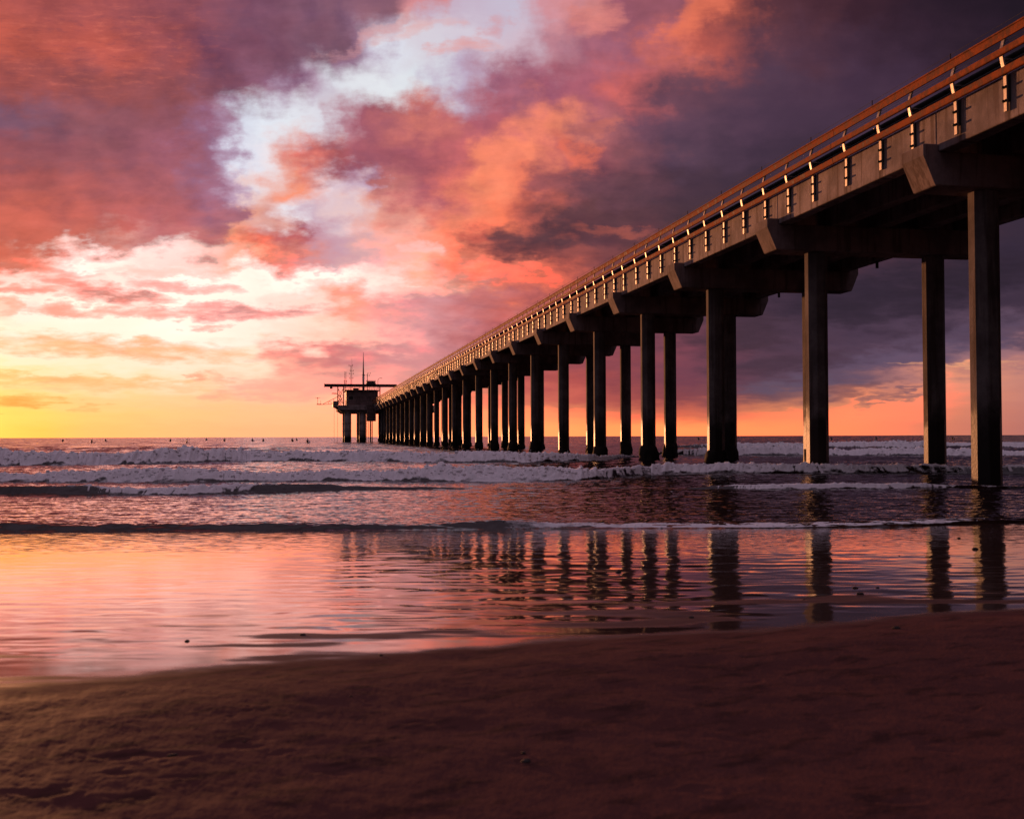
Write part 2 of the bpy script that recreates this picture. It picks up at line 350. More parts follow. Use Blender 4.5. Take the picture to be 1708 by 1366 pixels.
def sand_z(x, y, px):
    ye = curve(EDGE_W, 1, px)
    ye = ye + fbm(x * .9, y * .9 + 4, 3) * .10
    e = y - ye                                        # >0 seaward, wet
    wn = fbm(x * 1.1 + 3, y * 3.1, 4) * .16
    wet = sst(e + wn * sst(e, .0, .3) * .5 + .035 * fbm(x * 7, y * 12, 3), -.05, .16)
    wet = wet * (1 - .75 * sst(fbm(x * .8 + 40, y * 3.2 + 7, 4), .18, .5) * sst(-e, -2.2, -.2))
    dry = 1 - sst(e, -.25, .05)
    z = beach_base(y)
    z = z + .022 * sst(-e, -.1, .7)
    # wind and backwash texture of the damp sand
    a, bb = x * .85 + y * .53, -x * .53 + y * .85
    z = z + dry * (.0060 * fbm(x * 1.3, y * 1.6, 3) + .0034 * fbm(a * 7.0, bb * 2.6, 4) +   .0008 * fbm(a * 26, bb * 13, 3) + .0004 * fbm(x * 90, y * 90, 2))
    wq = fbm(x * 9 + 3, y * 9, 3) * .05; wp = fbm(x * 9 + 50, y * 9 + 8, 3) * .05
    for (qx, qy, L, w, dep, ang) in DIMPLES:
        L *= .5; w *= .66; dep *= .75
        t = (qx - 854) / FPX; yy = float(base_hit(qx, qy)); xx = yy * t
        dx, dy = x - xx + wq, y - yy + wp
        m = (np.abs(dx) < .6) & (np.abs(dy) < .6)
        u = dx * math.cos(ang) - dy * math.sin(ang); v = dx * math.sin(ang) + dy * math.cos(ang)
        r2 = (u / L) ** 2 + (v / (w * 2.0)) ** 2
        z = z + np.where(m, -.7 * dep * np.exp(-r2 * 1.2) + .12 * dep * np.exp(-(np.sqrt(r2) - 1.5) ** 2 * 4), 0)
    # ripples of the thin water film running back over the wet flat
    film = sst(e, .1, .8)
    band = sst(y, 3.4, 4.6) * (1 - sst(y, 8.6, 10.2))
    band = band * (.22 + .78 * sst(px, 420, 640) * (1 - .45 * sst(px, 1150, 1350)))
    z = z + film * (.0042 * band * fbm(x * .9 + .4 * np.sin(y), y * 5.2, 3, .45) + .0034 * band * fbm(x * 3.4, y * 10, 2)
                    + .0016 * sst(y, 8.5, 10.5) * fbm(x * 6, y * 11, 3) + .0005 * fbm(x * 4 + 9, y * 12, 3))
    return z, {'wet': wet, 'film': film}

def build_beach():
    rows = [.75]
    while rows[-1] < 19:
        y = rows[-1]; rows.append(y + max(.004, y * y / 1098 / max(.3, CAM_H - float(beach_base(y))) * .95))
    rows = np.array(rows)
    ys = np.array([-400, -150, -60, -25, -10, -4, -1, .4, .95]); xs = np.array([-400, -150, -60, -25, -10, -4, -1.5, 0, 1.5, 4, 10, 25, 60, 150, 400])
    Yg, Xg = np.meshgrid(ys, xs, indexing='ij')
    ev = np.stack([Xg, Yg, np.minimum(beach_base(Yg), 2.2) + .004 - np.where(Yg > .8, .012, 0)], -1).reshape(-1, 3)
    nc = len(xs); i = (np.arange(len(ys) - 1)[:, None] * nc + np.arange(nc - 1)[None]).ravel()
    eq = np.stack([i, i + 1, i + nc + 1, i + nc], -1)
    far_y = np.array([18.9, 40, 120, 600]); Yf, Xf = np.meshgrid(far_y, np.array([-900, -200, -60, 0, 60, 200, 900]), indexing='ij')
    fv = np.stack([Xf, Yf, np.maximum(-.03 * (Yf - YSEA), -2.6) - .02], -1).reshape(-1, 3)
    i = (np.arange(3)[:, None] * 7 + np.arange(6)[None]).ravel()
    fq = np.stack([i, i + 1, i + 8, i + 7], -1) + len(ev)
    me = grid_mesh('sand_beach', rows, tan_cols(), sand_z, ('wet', 'film'), (np.concatenate([ev, fv]), np.concatenate([eq, fq]), {'wet': 0., 'film': 0.}))
    m, b, p = new_mat('sand')
    n = b.n
    at = n.new('ShaderNodeAttribute'); at.attribute_name = 'wet'; wet = at.outputs['Fac']
    af = n.new('ShaderNodeAttribute'); af.attribute_name = 'film'; film = af.outputs['Fac']
    pos = n.new('ShaderNodeNewGeometry').outputs['Position']
    x, y, z = b.sep(pos)
    g = b.noise(pos, 420, 3, .6); g2 = b.noise(pos, 3.0, 5, .6)
    an = b.xyz(b.mad(y, 1.6, b.mul(x, 2.5)), b.mad(x, -4.5, b.mul(y, 7.0)), 0)
    g3 = b.noise(an, 1.3, 5, .6)
    dry = b.mix(g2, (.076, .028, .025), (.106, .042, .039))
    dry = b.mix(b.sstep(g, .35, .72, 0, .35), dry, (.15, .070, .064))
    dry = b.mix(b.sstep(g3, .50, .66, 0, .7), dry, (.038, .019, .018))
    wetc = b.mix(b.noise(b.xyz(x, b.mul(y, 3), 0), 2.2, 4, .6), (.040, .022, .018), (.060, .034, .028))
    b.l.new(b.mix(wet, dry, wetc), p.inputs['Base Color'])
    rr = b.lin(b.noise(b.xyz(b.mul(x, 1.1), b.mul(y, 4.2), 1), 1.7, 5, .6), .3, .7, .03, .11)
    rough = b.add(b.mul(b.m('SUBTRACT', 1.0, wet), .78), b.mul(wet, rr))
    b.l.new(rough, p.inputs['Roughness'])
    p.inputs['IOR'].default_value = 1.36
    b.l.new(b.lin(wet, 0, 1, .02, .62), p.inputs['Specular IOR Level'])
    # fine tilt of the film surface
    geo = n.new('ShaderNodeNewGeometry').outputs['Normal']
    c = b.noise(b.xyz(b.mul(x, 7.0), b.mul(y, 16.0), 2), 1.0, 3, .6, True)
    c2 = b.noise(pos, 260, 2, .6, True)
    tl = b.v('MULTIPLY', b.v('SUBTRACT', c, (.5, .5, .5)), (.03, .05, 0))
    far = b.sstep(b.mad(b.sub(b.noise(b.xyz(b.mul(x, .5), y, 0), .8, 3, .6), .5), 3.0, y), 7.8, 10.6)
    tl = b.scale(tl, b.mul(wet, b.mad(far, 3.2, .25)))
    tl2 = b.v('MULTIPLY', b.v('SUBTRACT', c2, (.5, .5, .5)), (.10, .10, .0))
    tl = b.v('ADD', tl, b.scale(tl2, b.mul(b.m('SUBTRACT', 1.0, wet), .8)))
    b.l.new(b.v('NORMALIZE', b.v('ADD', geo, tl)), p.inputs['Normal'])
    o = link_mesh('sand_beach', me, m)
    tag(o, kind='structure', label='dark damp sand sloping down to the surf with a mirror-wet band', cat='beach')
    return o
build_beach()

# --------------------------------------------------------------------- sea
# each breaker: (azimuth px, foot of the front, crest, share of foam)
W_A = [(-900,777,752,1),(-300,776,750,1),(0,775,752,1),(130,776,751,1),(230,773,751,1),(300,772,750,.85),(345,771,749,.78),(395,770,749,.78),(440,769,750,1),(560,770,750,1),(700,771,752,1),(800,772,750,1),(900,771,752,1),(1000,768,756,1),(1050,763,757,.7),(1085,760,758,0),(1110,758,758,0),(3000,758,758,0)]
W_A2 = [(-900,757,757,0),(1060,757,757,0),(1110,759,752,.3),(1160,760,748,.9),(1230,760,745,1),(1330,760,746,1),(1430,759,750,.9),(1500,760,748,1),(1708,759,749,1),(2600,759,749,1)]
W_A3 = [(-900,748,748,0),(1080,747,747,0),(1180,747,741,.6),(1240,747,735,1),(1260,746,736,1),(1300,746,739,.8),(1400,745,737,1),(1500,746,736,1),(1600,745,738,.9),(1708,746,737,1),(2600,746,737,1)]
W_B = [(-900,805,788,.8),(-300,804,787,.9),(0,803,785,.95),(200,803,783,1),(300,804,783,1),(345,804,781,.75),(400,803,782,1),(600,803,783,1),(800,803,781,1),(950,802,778,1),(1010,799,776,1),(1045,794,775,.35),(1080,791,774,.6),(1120,790,773,.9),(1200,790,773,.9),(1300,790,774,.8),(1400,790,774,.75),(1500,789,772,.6),(1600,790,773,.5),(1708,790,773,.6),(2600,790,774,.6)]
W_C = [(-900,825,807,.1),(0,824,807,.12),(90,825,808,.22),(240,825,809,.85),(330,825,809,1),(360,824,808,.9),(500,820,806,.1),(560,819,806,.05),(640,816,809,0),(800,815,812,0),(1150,815,811,.1),(1220,815,807,.6),(1290,816,805,.95),(1400,815,805,1),(1540,814,804,.95),(1585,812,806,.25),(1640,815,808,.4),(1708,814,809,.2),(2600,814,809,.2)]
W_S = [(-900,889,864,0),(0,888,866,0),(300,886,866,0),(600,884,866,.02),(780,882,866,.05),(860,881,865,.30),(890,880,868,.6),(960,880,873,.55),(1100,880,874,.75),(1300,879,873,.75),(1500,875,868,.6),(1580,871,866,.55),(1630,867,864,.35),(1708,865,863,.1),(2600,862,860,0)]
WAVES = [(W_A, .55, 1.0), (W_A2, .6, 1.0), (W_A3, .8, 1.0), (W_B, .35, 1.0), (W_C, .22, 1.0), (W_S, .05, 1.0)]

def sea_z(x, y, px):
    z = np.zeros_like(x); foam = np.zeros_like(x)
    deep = sst(y, 15, 60)
    for k, (tab, wob, gain) in enumerate(WAVES):
        hz = horizon(px)
        yb = CAM_H * FPX / (curve(tab, 1, px) - hz)
        yc = yb * 1.012 + .1
        A = np.maximum(0, CAM_H - (curve(tab, 2, px) - hz) * yc / FPX) * np.clip((curve(tab, 1, px) - curve(tab, 2, px)) / 3.0, 0, 1)
        A = A * (1.0 if tab is W_S else .95 if k in (1, 2) else .86)
        F = curve(tab, 3, px)
        nx = x / (.9 + yb * .05)
        yb = yb + wob * fbm(nx * .35 + 31 * k, nx * 0 + k, 4)
        A = A * (1 + .30 * fbm(nx * .8 + 5 * k, y * .02 + 2 * k, 4))
        d = y - yb
        Lf = np.maximum(.10, A * np.where(F > .5, 1.9, 2.1))
        Lb = A * 5 + .6
        prof = np.where(d < Lf, sst(d, -.05 * Lf, Lf), np.exp(-np.maximum(d - Lf, 0) / Lb))
        lump = fbm(x / (A * 1.1 + .16) + k, y / (A * 1.6 + .2), 3, .5)
        toe = .22 + .30 * fbm(x / (A * 2.2 + .3) + 9, y * 0 + k, 3)
        fm = F * sst(d, (toe - .2) * Lf, (toe + .2) * Lf) * (1 - sst(d, Lf * 1.1 + .15, Lf * 1.5 + A * 2.6 + .3))
        if tab is W_S:
            web = fbm(x * 1.6, y * 3.2 + 3, 5, .6)
            fm = F * sst(d, -.02, .05) * (1 - sst(d, .12 + .5 * web, .45 + 1.1 * (web + .3)))
        if tab is not W_S:
            lip = sst(d, Lf * .62, Lf * .8)
            fm = fm * (lip + (1 - lip) * sst(F + .35 * lump, .35, .8)) * (1.02 + .5 * lump)
        if tab is W_S:                                  # the shore roller: uneven, choppy on top
            A = A * (.62 + .18 * sst(fbm(x * .22 + 4, x * 0, 2), -.4, .5))
            A = A + .018 * fbm(x * 1.8, y * 5.0, 4, .6) * sst(d, -.02, .2)
        z = z + A * prof
        # tumbling white water stands proud of the face in lumps
        bil = np.abs(fbm(x / (A * .62 + .07) + 3 * k, y / (A * .9 + .1), 3, .52))
        z = z + np.clip(fm, 0, 1) * (A * .16 * (bil * 1.4 - .2) + A * .24 * lump)
        foam = np.maximum(foam, np.clip(fm, 0, 1))
        tail = F * np.exp(-np.maximum(d, 0) / (A * 9 + .5)) * (d > 0) * .52
        foam = np.maximum(foam, tail * (.55 + 1.0 * fbm(x * .35, y * .8 + k, 4)))
    # chop and swell
    near = 1 - sst(y, 16, 40)
    z = z + (.014 * near + .030 * (1 - near)) * fbm(x * .9, y * 2.2, 4, .55) * sst(y, 13.5, 15)
    z = z + .006 * fbm(x * 5, y * 9, 3, .55) * (1 - sst(y, 30, 60))
    z = z + deep * (.07 * fbm(x * .10, y * .30, 4) + sst(y, 60, 110) * .15 * fbm(x * .03, y * .10 + 8, 3))
    ys = CAM_H * FPX / (curve(W_S, 1, px) - horizon(px)) + .05 * fbm(x / 1.6 * .35 + 155, x * 0 + 5, 4)
    e = y - ys
    z = z - .5 * (1 - sst(e, -.5, -.02))                # the sheet dives under the sand at the swash line
    foam = foam * (e > -.05)
    return z, {'foam': np.clip(foam, 0, 1)}

def build_foam():
    """tumbling white water: a heap of small froth lumps along each breaker"""
    rs = np.random.RandomState(11)
    P_, R_ = [], []
    for k, (tab, wob, _) in enumerate(WAVES):
        num = (1700, 1300, 1300, 1900, 800, 500)[k]
        px = rs.uniform(-330, 2040, num * 2)
        F = curve(tab, 3, px)
        keep = rs.rand(len(px)) < np.clip(F - .12, 0, 1) * 1.1
        px = px[keep]
        yb = CAM_H * FPX / (curve(tab, 1, px) - horizon(px))
        A = np.maximum(.03, CAM_H - (curve(tab, 2, px) - horizon(px)) * yb / FPX) * (1.0 if tab is W_S else .95 if k in (1, 2) else .86)
        Lf = A * 1.9
        if tab is W_S: d = rs.uniform(.02, .45, len(px)); r = rs.uniform(.004, .013, len(px))
        else:
            d = Lf * (rs.beta(2.0, 1.5, len(px)) * 1.3 + .28)
            r = A * (.05 + .15 * rs.rand(len(px)) ** 1.8)
        t = (px - 854) / FPX
        yb = yb + wob * fbm(yb * t / (.9 + yb * .05) * .35 + 31 * k, yb * 0 + k, 4)
        y = yb + d; x = y * t
        z, at = sea_z(x, y, px)
        ok = at['foam'] > .25
        lift = np.where(rs.rand(len(px)) < .10, r * .0 + A * rs.rand(len(px)) * .22, -r * .55)
        if tab is W_S: lift = lift * 0
        r = np.where(lift > 0, r * .3, r)
        P_.append(np.stack([x, y, z + lift], -1)[ok]); R_.append(r[ok])
    C = np.concatenate(P_); Rr = np.concatenate(R_)
    bm = bmesh.new(); bmesh.ops.create_icosphere(bm, subdivisions=2, radius=1.0)
    bv = np.array([v.co[:] for v in bm.verts]); bf = np.array([[v.index for v in f.verts] for f in bm.faces]); bm.free()
    nb, nv = len(C), len(bv)
    # each lump dented by its own noise and flattened
    seed = rs.rand(nb, 1) * 60
    dent = 1 + .16 * fbm(bv[None, :, 0] * 1.3 + seed, bv[None, :, 1] * 1.3 + bv[None, :, 2] * .9 + seed, 3)
    sc = rs.uniform(.75, 1.3, (nb, 1, 3)) * np.array([1.25, 1.0, .8])
    co = C[:, None, :] + bv[None] * dent[..., None] * Rr[:, None, None] * sc
    tri = (bf[None] + (np.arange(nb) * nv)[:, None, None]).reshape(-1, 3)
    me = bpy.data.meshes.new('surf_foam')
    me.vertices.add(nb * nv); me.vertices.foreach_set('co', co.astype(np.float32).ravel())
    me.loops.add(tri.size); me.loops.foreach_set('vertex_index', tri.astype(np.int32).ravel())
    me.polygons.add(len(tri)); me.polygons.foreach_set('loop_start', (np.arange(len(tri)) * 3).astype(np.int32))
    me.polygons.foreach_set('use_smooth', np.ones(len(tri), bool))
    me.update(calc_edges=True)
    m, b, p = new_mat('surf_foam')
    pos = b.n.new('ShaderNodeNewGeometry').outputs['Position']
    b.l.new(b.mix(b.noise(pos, 5, 5, .65), (.78, .72, .75), (.93, .89, .90)), p.inputs['Base Color'])
    p.inputs['Roughness'].default_value = .85; p.inputs['Specular IOR Level'].default_value = .15
    bp = b.n.new('ShaderNodeBump'); bp.inputs['Strength'].default_value = .35; bp.inputs['Distance'].default_value = .03
    b.l.new(b.noise(pos, 24, 4, .65), bp.inputs['Height']); b.l.new(bp.outputs[0], p.inputs['Normal'])
    o = link_mesh('surf_foam', me, m)
    tag(o, kind='stuff', label='churning white water along the breaking waves', cat='foam')

def build_sea():
    rows = [12.4]
    while rows[-1] < 9000:
        y = rows[-1]
        st = .022 + .00022 * (y - 12) ** 1.55 if y < 130 else y * y / 1098 / CAM_H * .5
        if 130 <= y: st = max(st, .5)
        rows.append(y + st)
    rows = np.array(rows)
    me = grid_mesh('sea_water', rows, tan_cols(), sea_z, ('foam',))
    m, b, p = new_mat('sea_water')
    n = b.n
    at = n.new('ShaderNodeAttribute'); at.attribute_name = 'foam'; foam = at.outputs['Fac']
    g = n.new('ShaderNodeNewGeometry'); pos = g.outputs['Position']; nor = g.outputs['Normal']
    x, y, z = b.sep(pos)
    fn = b.noise(b.xyz(x, b.mul(y, 1.5), b.mul(z, 1.5)), 3.4, 7, .68)
    fn2 = b.noise(pos, .7, 4, .6)
    k = b.add(foam, b.mad(b.sub(fn, .5), 1.0, b.mul(b.sub(fn2, .5), .25)))
    k = b.sstep(k, .26, .60)
    k = b.mul(k, b.sstep(foam, .02, .12))
    water = b.mix(b.sstep(y, 13, 60), (.020, .009, .007), (.012, .009, .011))
    b.l.new(b.mix(k, water, b.mix(fn, (.78, .72, .75), (.92, .88, .89))), p.inputs['Base Color'])
    b.l.new(b.lin(k, 0, 1, .09, .85), p.inputs['Roughness'])
    p.inputs['IOR'].default_value = 1.333
    b.l.new(b.lin(k, 0, 1, .5, .15), p.inputs['Specular IOR Level'])
    c1 = b.v('SUBTRACT', b.noise(b.xyz(b.mul(x, 1.0), b.mul(y, 2.0), b.mul(z, 1)), 2.1, 5, .62, True), (.5, .5, .5))
    c2 = b.v('SUBTRACT', b.noise(b.xyz(b.mul(x, .16), b.mul(y, .36), 4), 2.0, 4, .6, True), (.5, .5, .5))
    far = b.sstep(y, 40, 140)
    tl = b.v('ADD', b.v('MULTIPLY', c1, (.26, .36, 0)), b.scale(b.v('MULTIPLY', c2, (.3, .8, 0)), far))
    tl = b.v('ADD', tl, b.scale((0, -.11, 0), far))
    nn = b.v('NORMALIZE', b.v('ADD', nor, b.scale(tl, b.m('SUBTRACT', 1.0, b.mul(k, .2)))))
    b.l.new(nn, p.inputs['Normal'])
    build_foam()
    o = link_mesh('sea_water', me, m)
    tag(o, kind='structure', label='dark surf with lines of breaking white water reaching the horizon', cat='sea')
build_sea()
# -------------------------------------------------------------------- pier
ALPHA = math.atan((854 - 516.4) / FPX)           # the pier runs this far left of the view
PD = Vector((-math.sin(ALPHA), math.cos(ALPHA), 0)); PQ = Vector((math.cos(ALPHA), math.sin(ALPHA), 0))
S0, LAT, BAY, WID = 24.44, 16.38, 9.14, 4.22     # first bent, offset of the left piles, bent spacing, pile spacing
N_FIRST, N_LAST = -1, 26
Z_CAP, Z_BEV, Z_EAR, Z_GIR, Z_DECK, Z_RAIL = 7.20, 7.92, 8.20, 8.02, 9.03, 9.98

def bx(bm, x0, x1, y0, y1, z0, z1, mi=0):
    v = [bm.verts.new((x, y, z)) for z in (z0, z1) for x, y in ((x0, y0), (x1, y0), (x1, y1), (x0, y1))]
    fs = [(0, 3, 2, 1), (4, 5, 6, 7), (0, 1, 5, 4), (1, 2, 6, 5), (2, 3, 7, 6), (3, 0, 4, 7)]
    for f in fs:
        k = bm.faces.new([v[i] for i in f]); k.material_index = mi
    return v
def prism(bm, pts, y0, y1, axis='Y', mi=0):
    """extrude a 2-D outline (x,z) along Y (or (y,z) along X)"""
    mk = (lambda a, c, t: (a, t, c)) if axis == 'Y' else (lambda a, c, t: (t, a, c))
    A = [bm.verts.new(mk(a, c, y0)) for a, c in pts]; B = [bm.verts.new(mk(a, c, y1)) for a, c in pts]
    n = len(pts)
    bm.faces.new(A).material_index = mi; bm.faces.new(B[::-1]).material_index = mi
    for i in range(n):
        bm.faces.new((A[i], B[i], B[(i + 1) % n], A[(i + 1) % n])).material_index = mi
def tube(bm, a, b2, r0, r1=None, n=8, mi=0, cap=True):
    a = Vector(a); b2 = Vector(b2); r1 = r0 if r1 is None else r1
    d = (b2 - a).normalized()
    u = d.orthogonal().normalized(); w = d.cross(u)
    A = [bm.verts.new(a + (u * math.cos(t) + w * math.sin(t)) * r0) for t in [2 * math.pi * i / n for i in range(n)]]
    B = [bm.verts.new(b2 + (u * math.cos(t) + w * math.sin(t)) * r1) for t in [2 * math.pi * i / n for i in range(n)]]
    for i in range(n):
        f = bm.faces.new((A[i], A[(i + 1) % n], B[(i + 1) % n], B[i])); f.material_index = mi; f.smooth = n > 6
    if cap:
        bm.faces.new(A[::-1]).material_index = mi; bm.faces.new(B).material_index = mi
def done(name, bm, m, parent=None, bevel=0.0, loc=None):
    bmesh.ops.recalc_face_normals(bm, faces=bm.faces)
    if bevel > 0:
        bmesh.ops.bevel(bm, geom=[e for e in bm.edges if len(e.link_faces) == 2 and e.calc_face_angle(0) > .5], offset=bevel, segments=1, affect='EDGES', profile=.5)
    me = bpy.data.meshes.new(name); bm.to_mesh(me); bm.free()
    for k in (m if isinstance(m, (list, tuple)) else [m]): me.materials.append(k)
    o = link_mesh(name, me, None, parent)
    if loc is not None: o.location = loc
    return o
def copy_part(o, parent, loc=None, rz=None):
    c = o.copy(); COL.objects.link(c); c.parent = parent
    if loc is not None: c.location = loc
    if rz is not None: c.rotation_euler = (0, 0, rz)
    return c

def concrete(name, base=(.30, .25, .235), stains=True, wetline=None):
    m, b, p = new_mat(name); n = b.n
    tc = n.new('ShaderNodeTexCoord').outputs['Object']; geo = n.new('ShaderNodeNewGeometry').outputs['Position']
    x, y, z = b.sep(tc)
    gx, gy, gz = b.sep(geo)
    a = b.noise(geo, .9, 7, .62); f = b.noise(geo, 14, 6, .7); st = b.noise(b.xyz(b.mul(gx, 5), b.mul(gy, 5), b.mul(gz, .35)), 1.0, 5, .6)
    dk = tuple(c * .55 for c in base); lt = tuple(min(.6, c * 1.22) for c in base)
    c = b.mix(b.sstep(a, .34, .66), dk, lt)
    c = b.mix(b.sstep(f, .35, .7, 0, .4), c, tuple(k * .7 for k in base))
    c = b.mix(b.sstep(st, .50, .64, 0, .75), c, (base[0] * .42, base[1] * .36, base[2] * .33))
    if stains:           # rusty runs below every rail post
        fr = b.m('FRACT', b.div(b.add(y, -.45 + 1.828 / 2), 1.828))
        q = b.m('ABSOLUTE', b.sub(fr, b.mad(b.sub(a, .5), .03, .5)))
        k = b.mul(b.sstep(q, .050, .010), b.sstep(z, Z_GIR + .62, Z_GIR + .15))
        c = b.mix(b.mul(k, .75), c, (.075, .045, .035))
    rough = .86
    if wetline is not None:
        wl = b.mad(b.sub(b.noise(geo, 1.6, 4, .6), .5), 2.0, wetline)
        k = b.sstep(b.sub(gz, wl), .9, -.5)
        c = b.mix(b.mul(k, .92), c, (.020, .014, .012))
        b.l.new(b.lin(k, 0, 1, .85, .42), p.inputs['Roughness'])
    else: p.inputs['Roughness'].default_value = rough
    b.l.new(c, p.inputs['Base Color'])
    p.inputs['Specular IOR Level'].default_value = .12
    bp = n.new('ShaderNodeBump'); bp.inputs['Strength'].default_value = .45; bp.inputs['Distance'].default_value = .02
    b.l.new(b.add(f, b.mul(a, .8)), bp.inputs['Height']); b.l.new(bp.outputs[0], p.inputs['Normal'])
    return m
def metal(name, base, rough=.4, metallic=1.0, var=.35, scale=8):
    m, b, p = new_mat(name); n = b.n
    geo = n.new('ShaderNodeNewGeometry').outputs['Position']
    a = b.noise(geo, scale, 6, .65); f = b.noise(geo, scale * 9, 3, .6)
    c = b.mix(b.sstep(a, .35, .65), tuple(k * (1 - var) for k in base), tuple(min(1, k * (1 + var)) for k in base))
    c = b.mix(b.sstep(f, .5, .75, 0, .4), c, tuple(k * .4 for k in base))
    b.l.new(c, p.inputs['Base Color']); p.inputs['Metallic'].default_value = metallic
    b.l.new(b.lin(a, .3, .7, rough * .75, rough * 1.3), p.inputs['Roughness'])
    bp = n.new('ShaderNodeBump'); bp.inputs['Strength'].default_value = .25; bp.inputs['Distance'].default_value = .006
    b.l.new(f, bp.inputs['Height']); b.l.new(bp.outputs[0], p.inputs['Normal'])
    return m
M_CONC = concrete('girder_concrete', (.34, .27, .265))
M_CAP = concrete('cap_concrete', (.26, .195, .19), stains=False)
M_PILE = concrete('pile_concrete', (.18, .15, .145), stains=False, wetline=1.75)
M_RUST = metal('rusted_steel', (.30, .078, .022), .8, .0, .5, 5)
M_RUST.node_tree.nodes['Principled BSDF'].inputs['Specular IOR Level'].default_value = .1
M_GALV = metal('galvanised_steel', (.46, .41, .36), .52, 1.0, .12, 12)
M_DARK = metal('dark_steel', (.05, .045, .045), .5, .6, .3, 6)
M_MUSS = concrete('mussel_crust', (.035, .028, .024), stains=False)

def build_pier():
    P = empty('pier', tuple(PD * S0 + PQ * LAT), ALPHA)
    tag(P, 'long concrete pier on paired octagonal piles running out to sea with rusty orange railing', 'pier')
    # local frame: +Y out to sea along the pier, +X to its far side, bent n at y = n*BAY
    y0, y1 = (N_FIRST - .5) * BAY, 247.0
    xl, xr = -1.5, WID + 1.5
    # edge beams, one length per bay with an open joint at each bent
    for xa, xb in ((xl, xl + .42), (xr - .42, xr)):
        bm = bmesh.new()
        n = N_FIRST - 1
        while n * BAY - .40 < y1:
            a = max(y0, n * BAY - .40 + .012); c = min(y1, (n + 1) * BAY - .40 - .012)
            if c > a: bx(bm, xa, xb, a, c, Z_GIR, Z_DECK)
            n += 1
        done('edge_beam', bm, M_CONC, P, bevel=.018)
    for gx in (.55, WID / 2, WID - .55):
        bm = bmesh.new(); bx(bm, gx - .22, gx + .22, y0, y1, Z_GIR + .003, Z_DECK - .30)
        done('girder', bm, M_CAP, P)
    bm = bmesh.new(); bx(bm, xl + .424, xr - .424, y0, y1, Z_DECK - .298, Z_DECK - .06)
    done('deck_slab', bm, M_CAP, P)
    # cap beams
    bm = bmesh.new()
    o = 1.90; hw = .5
    prism(bm, [(-o, Z_EAR), (-o, Z_BEV), (-o + .31, Z_CAP), (WID + o - .31, Z_CAP), (WID + o, Z_BEV), (WID + o, Z_EAR),
               (WID + 1.504, Z_EAR), (WID + 1.504, Z_GIR - .003), (-1.504, Z_GIR - .003), (-1.504, Z_EAR)], -hw, hw)
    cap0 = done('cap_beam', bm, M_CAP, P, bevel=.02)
    for n in range(N_FIRST, N_LAST + 1):
        c = cap0 if n == N_FIRST else copy_part(cap0, P)
        c.location = (0, n * BAY, 0)
    # octagonal piles
    bm = bmesh.new()
    r = .335 / math.cos(math.pi / 8)
    zs = [-3.2, .5, 2.2, 4.5, Z_CAP - .003]
    rings = [[bm.verts.new((r * math.cos(math.pi / 8 + k * math.pi / 4), r * math.sin(math.pi / 8 + k * math.pi / 4), z)) for k in range(8)] for z in zs]
    for A, B in zip(rings, rings[1:]):
        for k in range(8): bm.faces.new((A[k], A[(k + 1) % 8], B[(k + 1) % 8], B[k]))
    bm.faces.new(rings[0][::-1]); bm.faces.new(rings[-1])
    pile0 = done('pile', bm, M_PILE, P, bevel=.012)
    # lumpy mussel collars at the tide line
    collars = []
    for v in range(4):
        rnd = random.Random(40 + v)
        bm = bmesh.new(); nz, na = 12, 26
        R_ = []
        ph = rnd.random() * 6
        for i in range(nz):
            t = i / (nz - 1); z = -1.0 + t * (1.55 + .25 * v % .4)
            row = []
            for k in range(na):
                a = 2 * math.pi * k / na
                body = math.sin(min(1, t * 1.02) * math.pi) ** .45
                lobe = .16 + .05 * math.sin(2 * a + ph) + .05 * math.sin(3 * a + 2 * ph + z * 4) + rnd.uniform(-.055, .055)
                rr = .33 + max(0.0, lobe) * body + (0 if 0 < t < 1 else -.06)
                row.append(bm.verts.new((rr * math.cos(a), rr * math.sin(a), z)))
            R_.append(row)
        for A, B in zip(R_, R_[1:]):
            for k in range(na):
                f = bm.faces.new((A[k], A[(k + 1) % na], B[(k + 1) % na], B[k])); f.smooth = True
        bm.faces.new(R_[0][::-1]); bm.faces.new(R_[-1])
        bmesh.ops.recalc_face_normals(bm, faces=bm.faces)
        me = bpy.data.meshes.new('mussel_collar'); bm.to_mesh(me); bm.free(); me.materials.append(M_MUSS)
        collars.append(me)
    rnd = random.Random(3); first = True
    for n in range(N_FIRST, N_LAST + 1):
        for sx in (0, WID):
            q = pile0 if first else copy_part(pile0, P)
            first = False
            q.location = (sx, n * BAY, 0)
            if n >= 2:
                c = link_mesh('mussel_collar', collars[rnd.randrange(4)], None, q)
                c.rotation_euler = (0, 0, rnd.random() * 6.28); c.location = (0, 0, rnd.uniform(-.12, .10))
                s = rnd.uniform(.86, .98); c.scale = (s, s, 1)
    # curved rail posts of flat galvanised steel, bolted to the beam face
    prof = [(-1.575, 8.20), (-1.575, 8.75), (-1.580, 8.98), (-1.600, 9.10), (-1.640, 9.26), (-1.668, 9.42), (-1.662, 9.54), (-1.630, 9.68), (-1.585, 9.82)]
    bm = bmesh.new()
    out = [(x, z) for x, z in prof]; inn = [(x + .045, z) for x, z in prof]
    F = [[bm.verts.new((x, s * .052, z)) for x, z in out] for s in (-1, 1)]; I = [[bm.verts.new((x, s * .052, z)) for x, z in inn] for s in (-1, 1)]
    for i in range(len(prof) - 1):
        bm.faces.new((F[0][i], F[0][i + 1], F[1][i + 1], F[1][i])); bm.faces.new((I[0][i], I[1][i], I[1][i + 1], I[0][i + 1]))
        bm.faces.new((F[0][i], I[0][i], I[0][i + 1], F[0][i + 1])); bm.faces.new((F[1][i], F[1][i + 1], I[1][i + 1], I[1][i]))
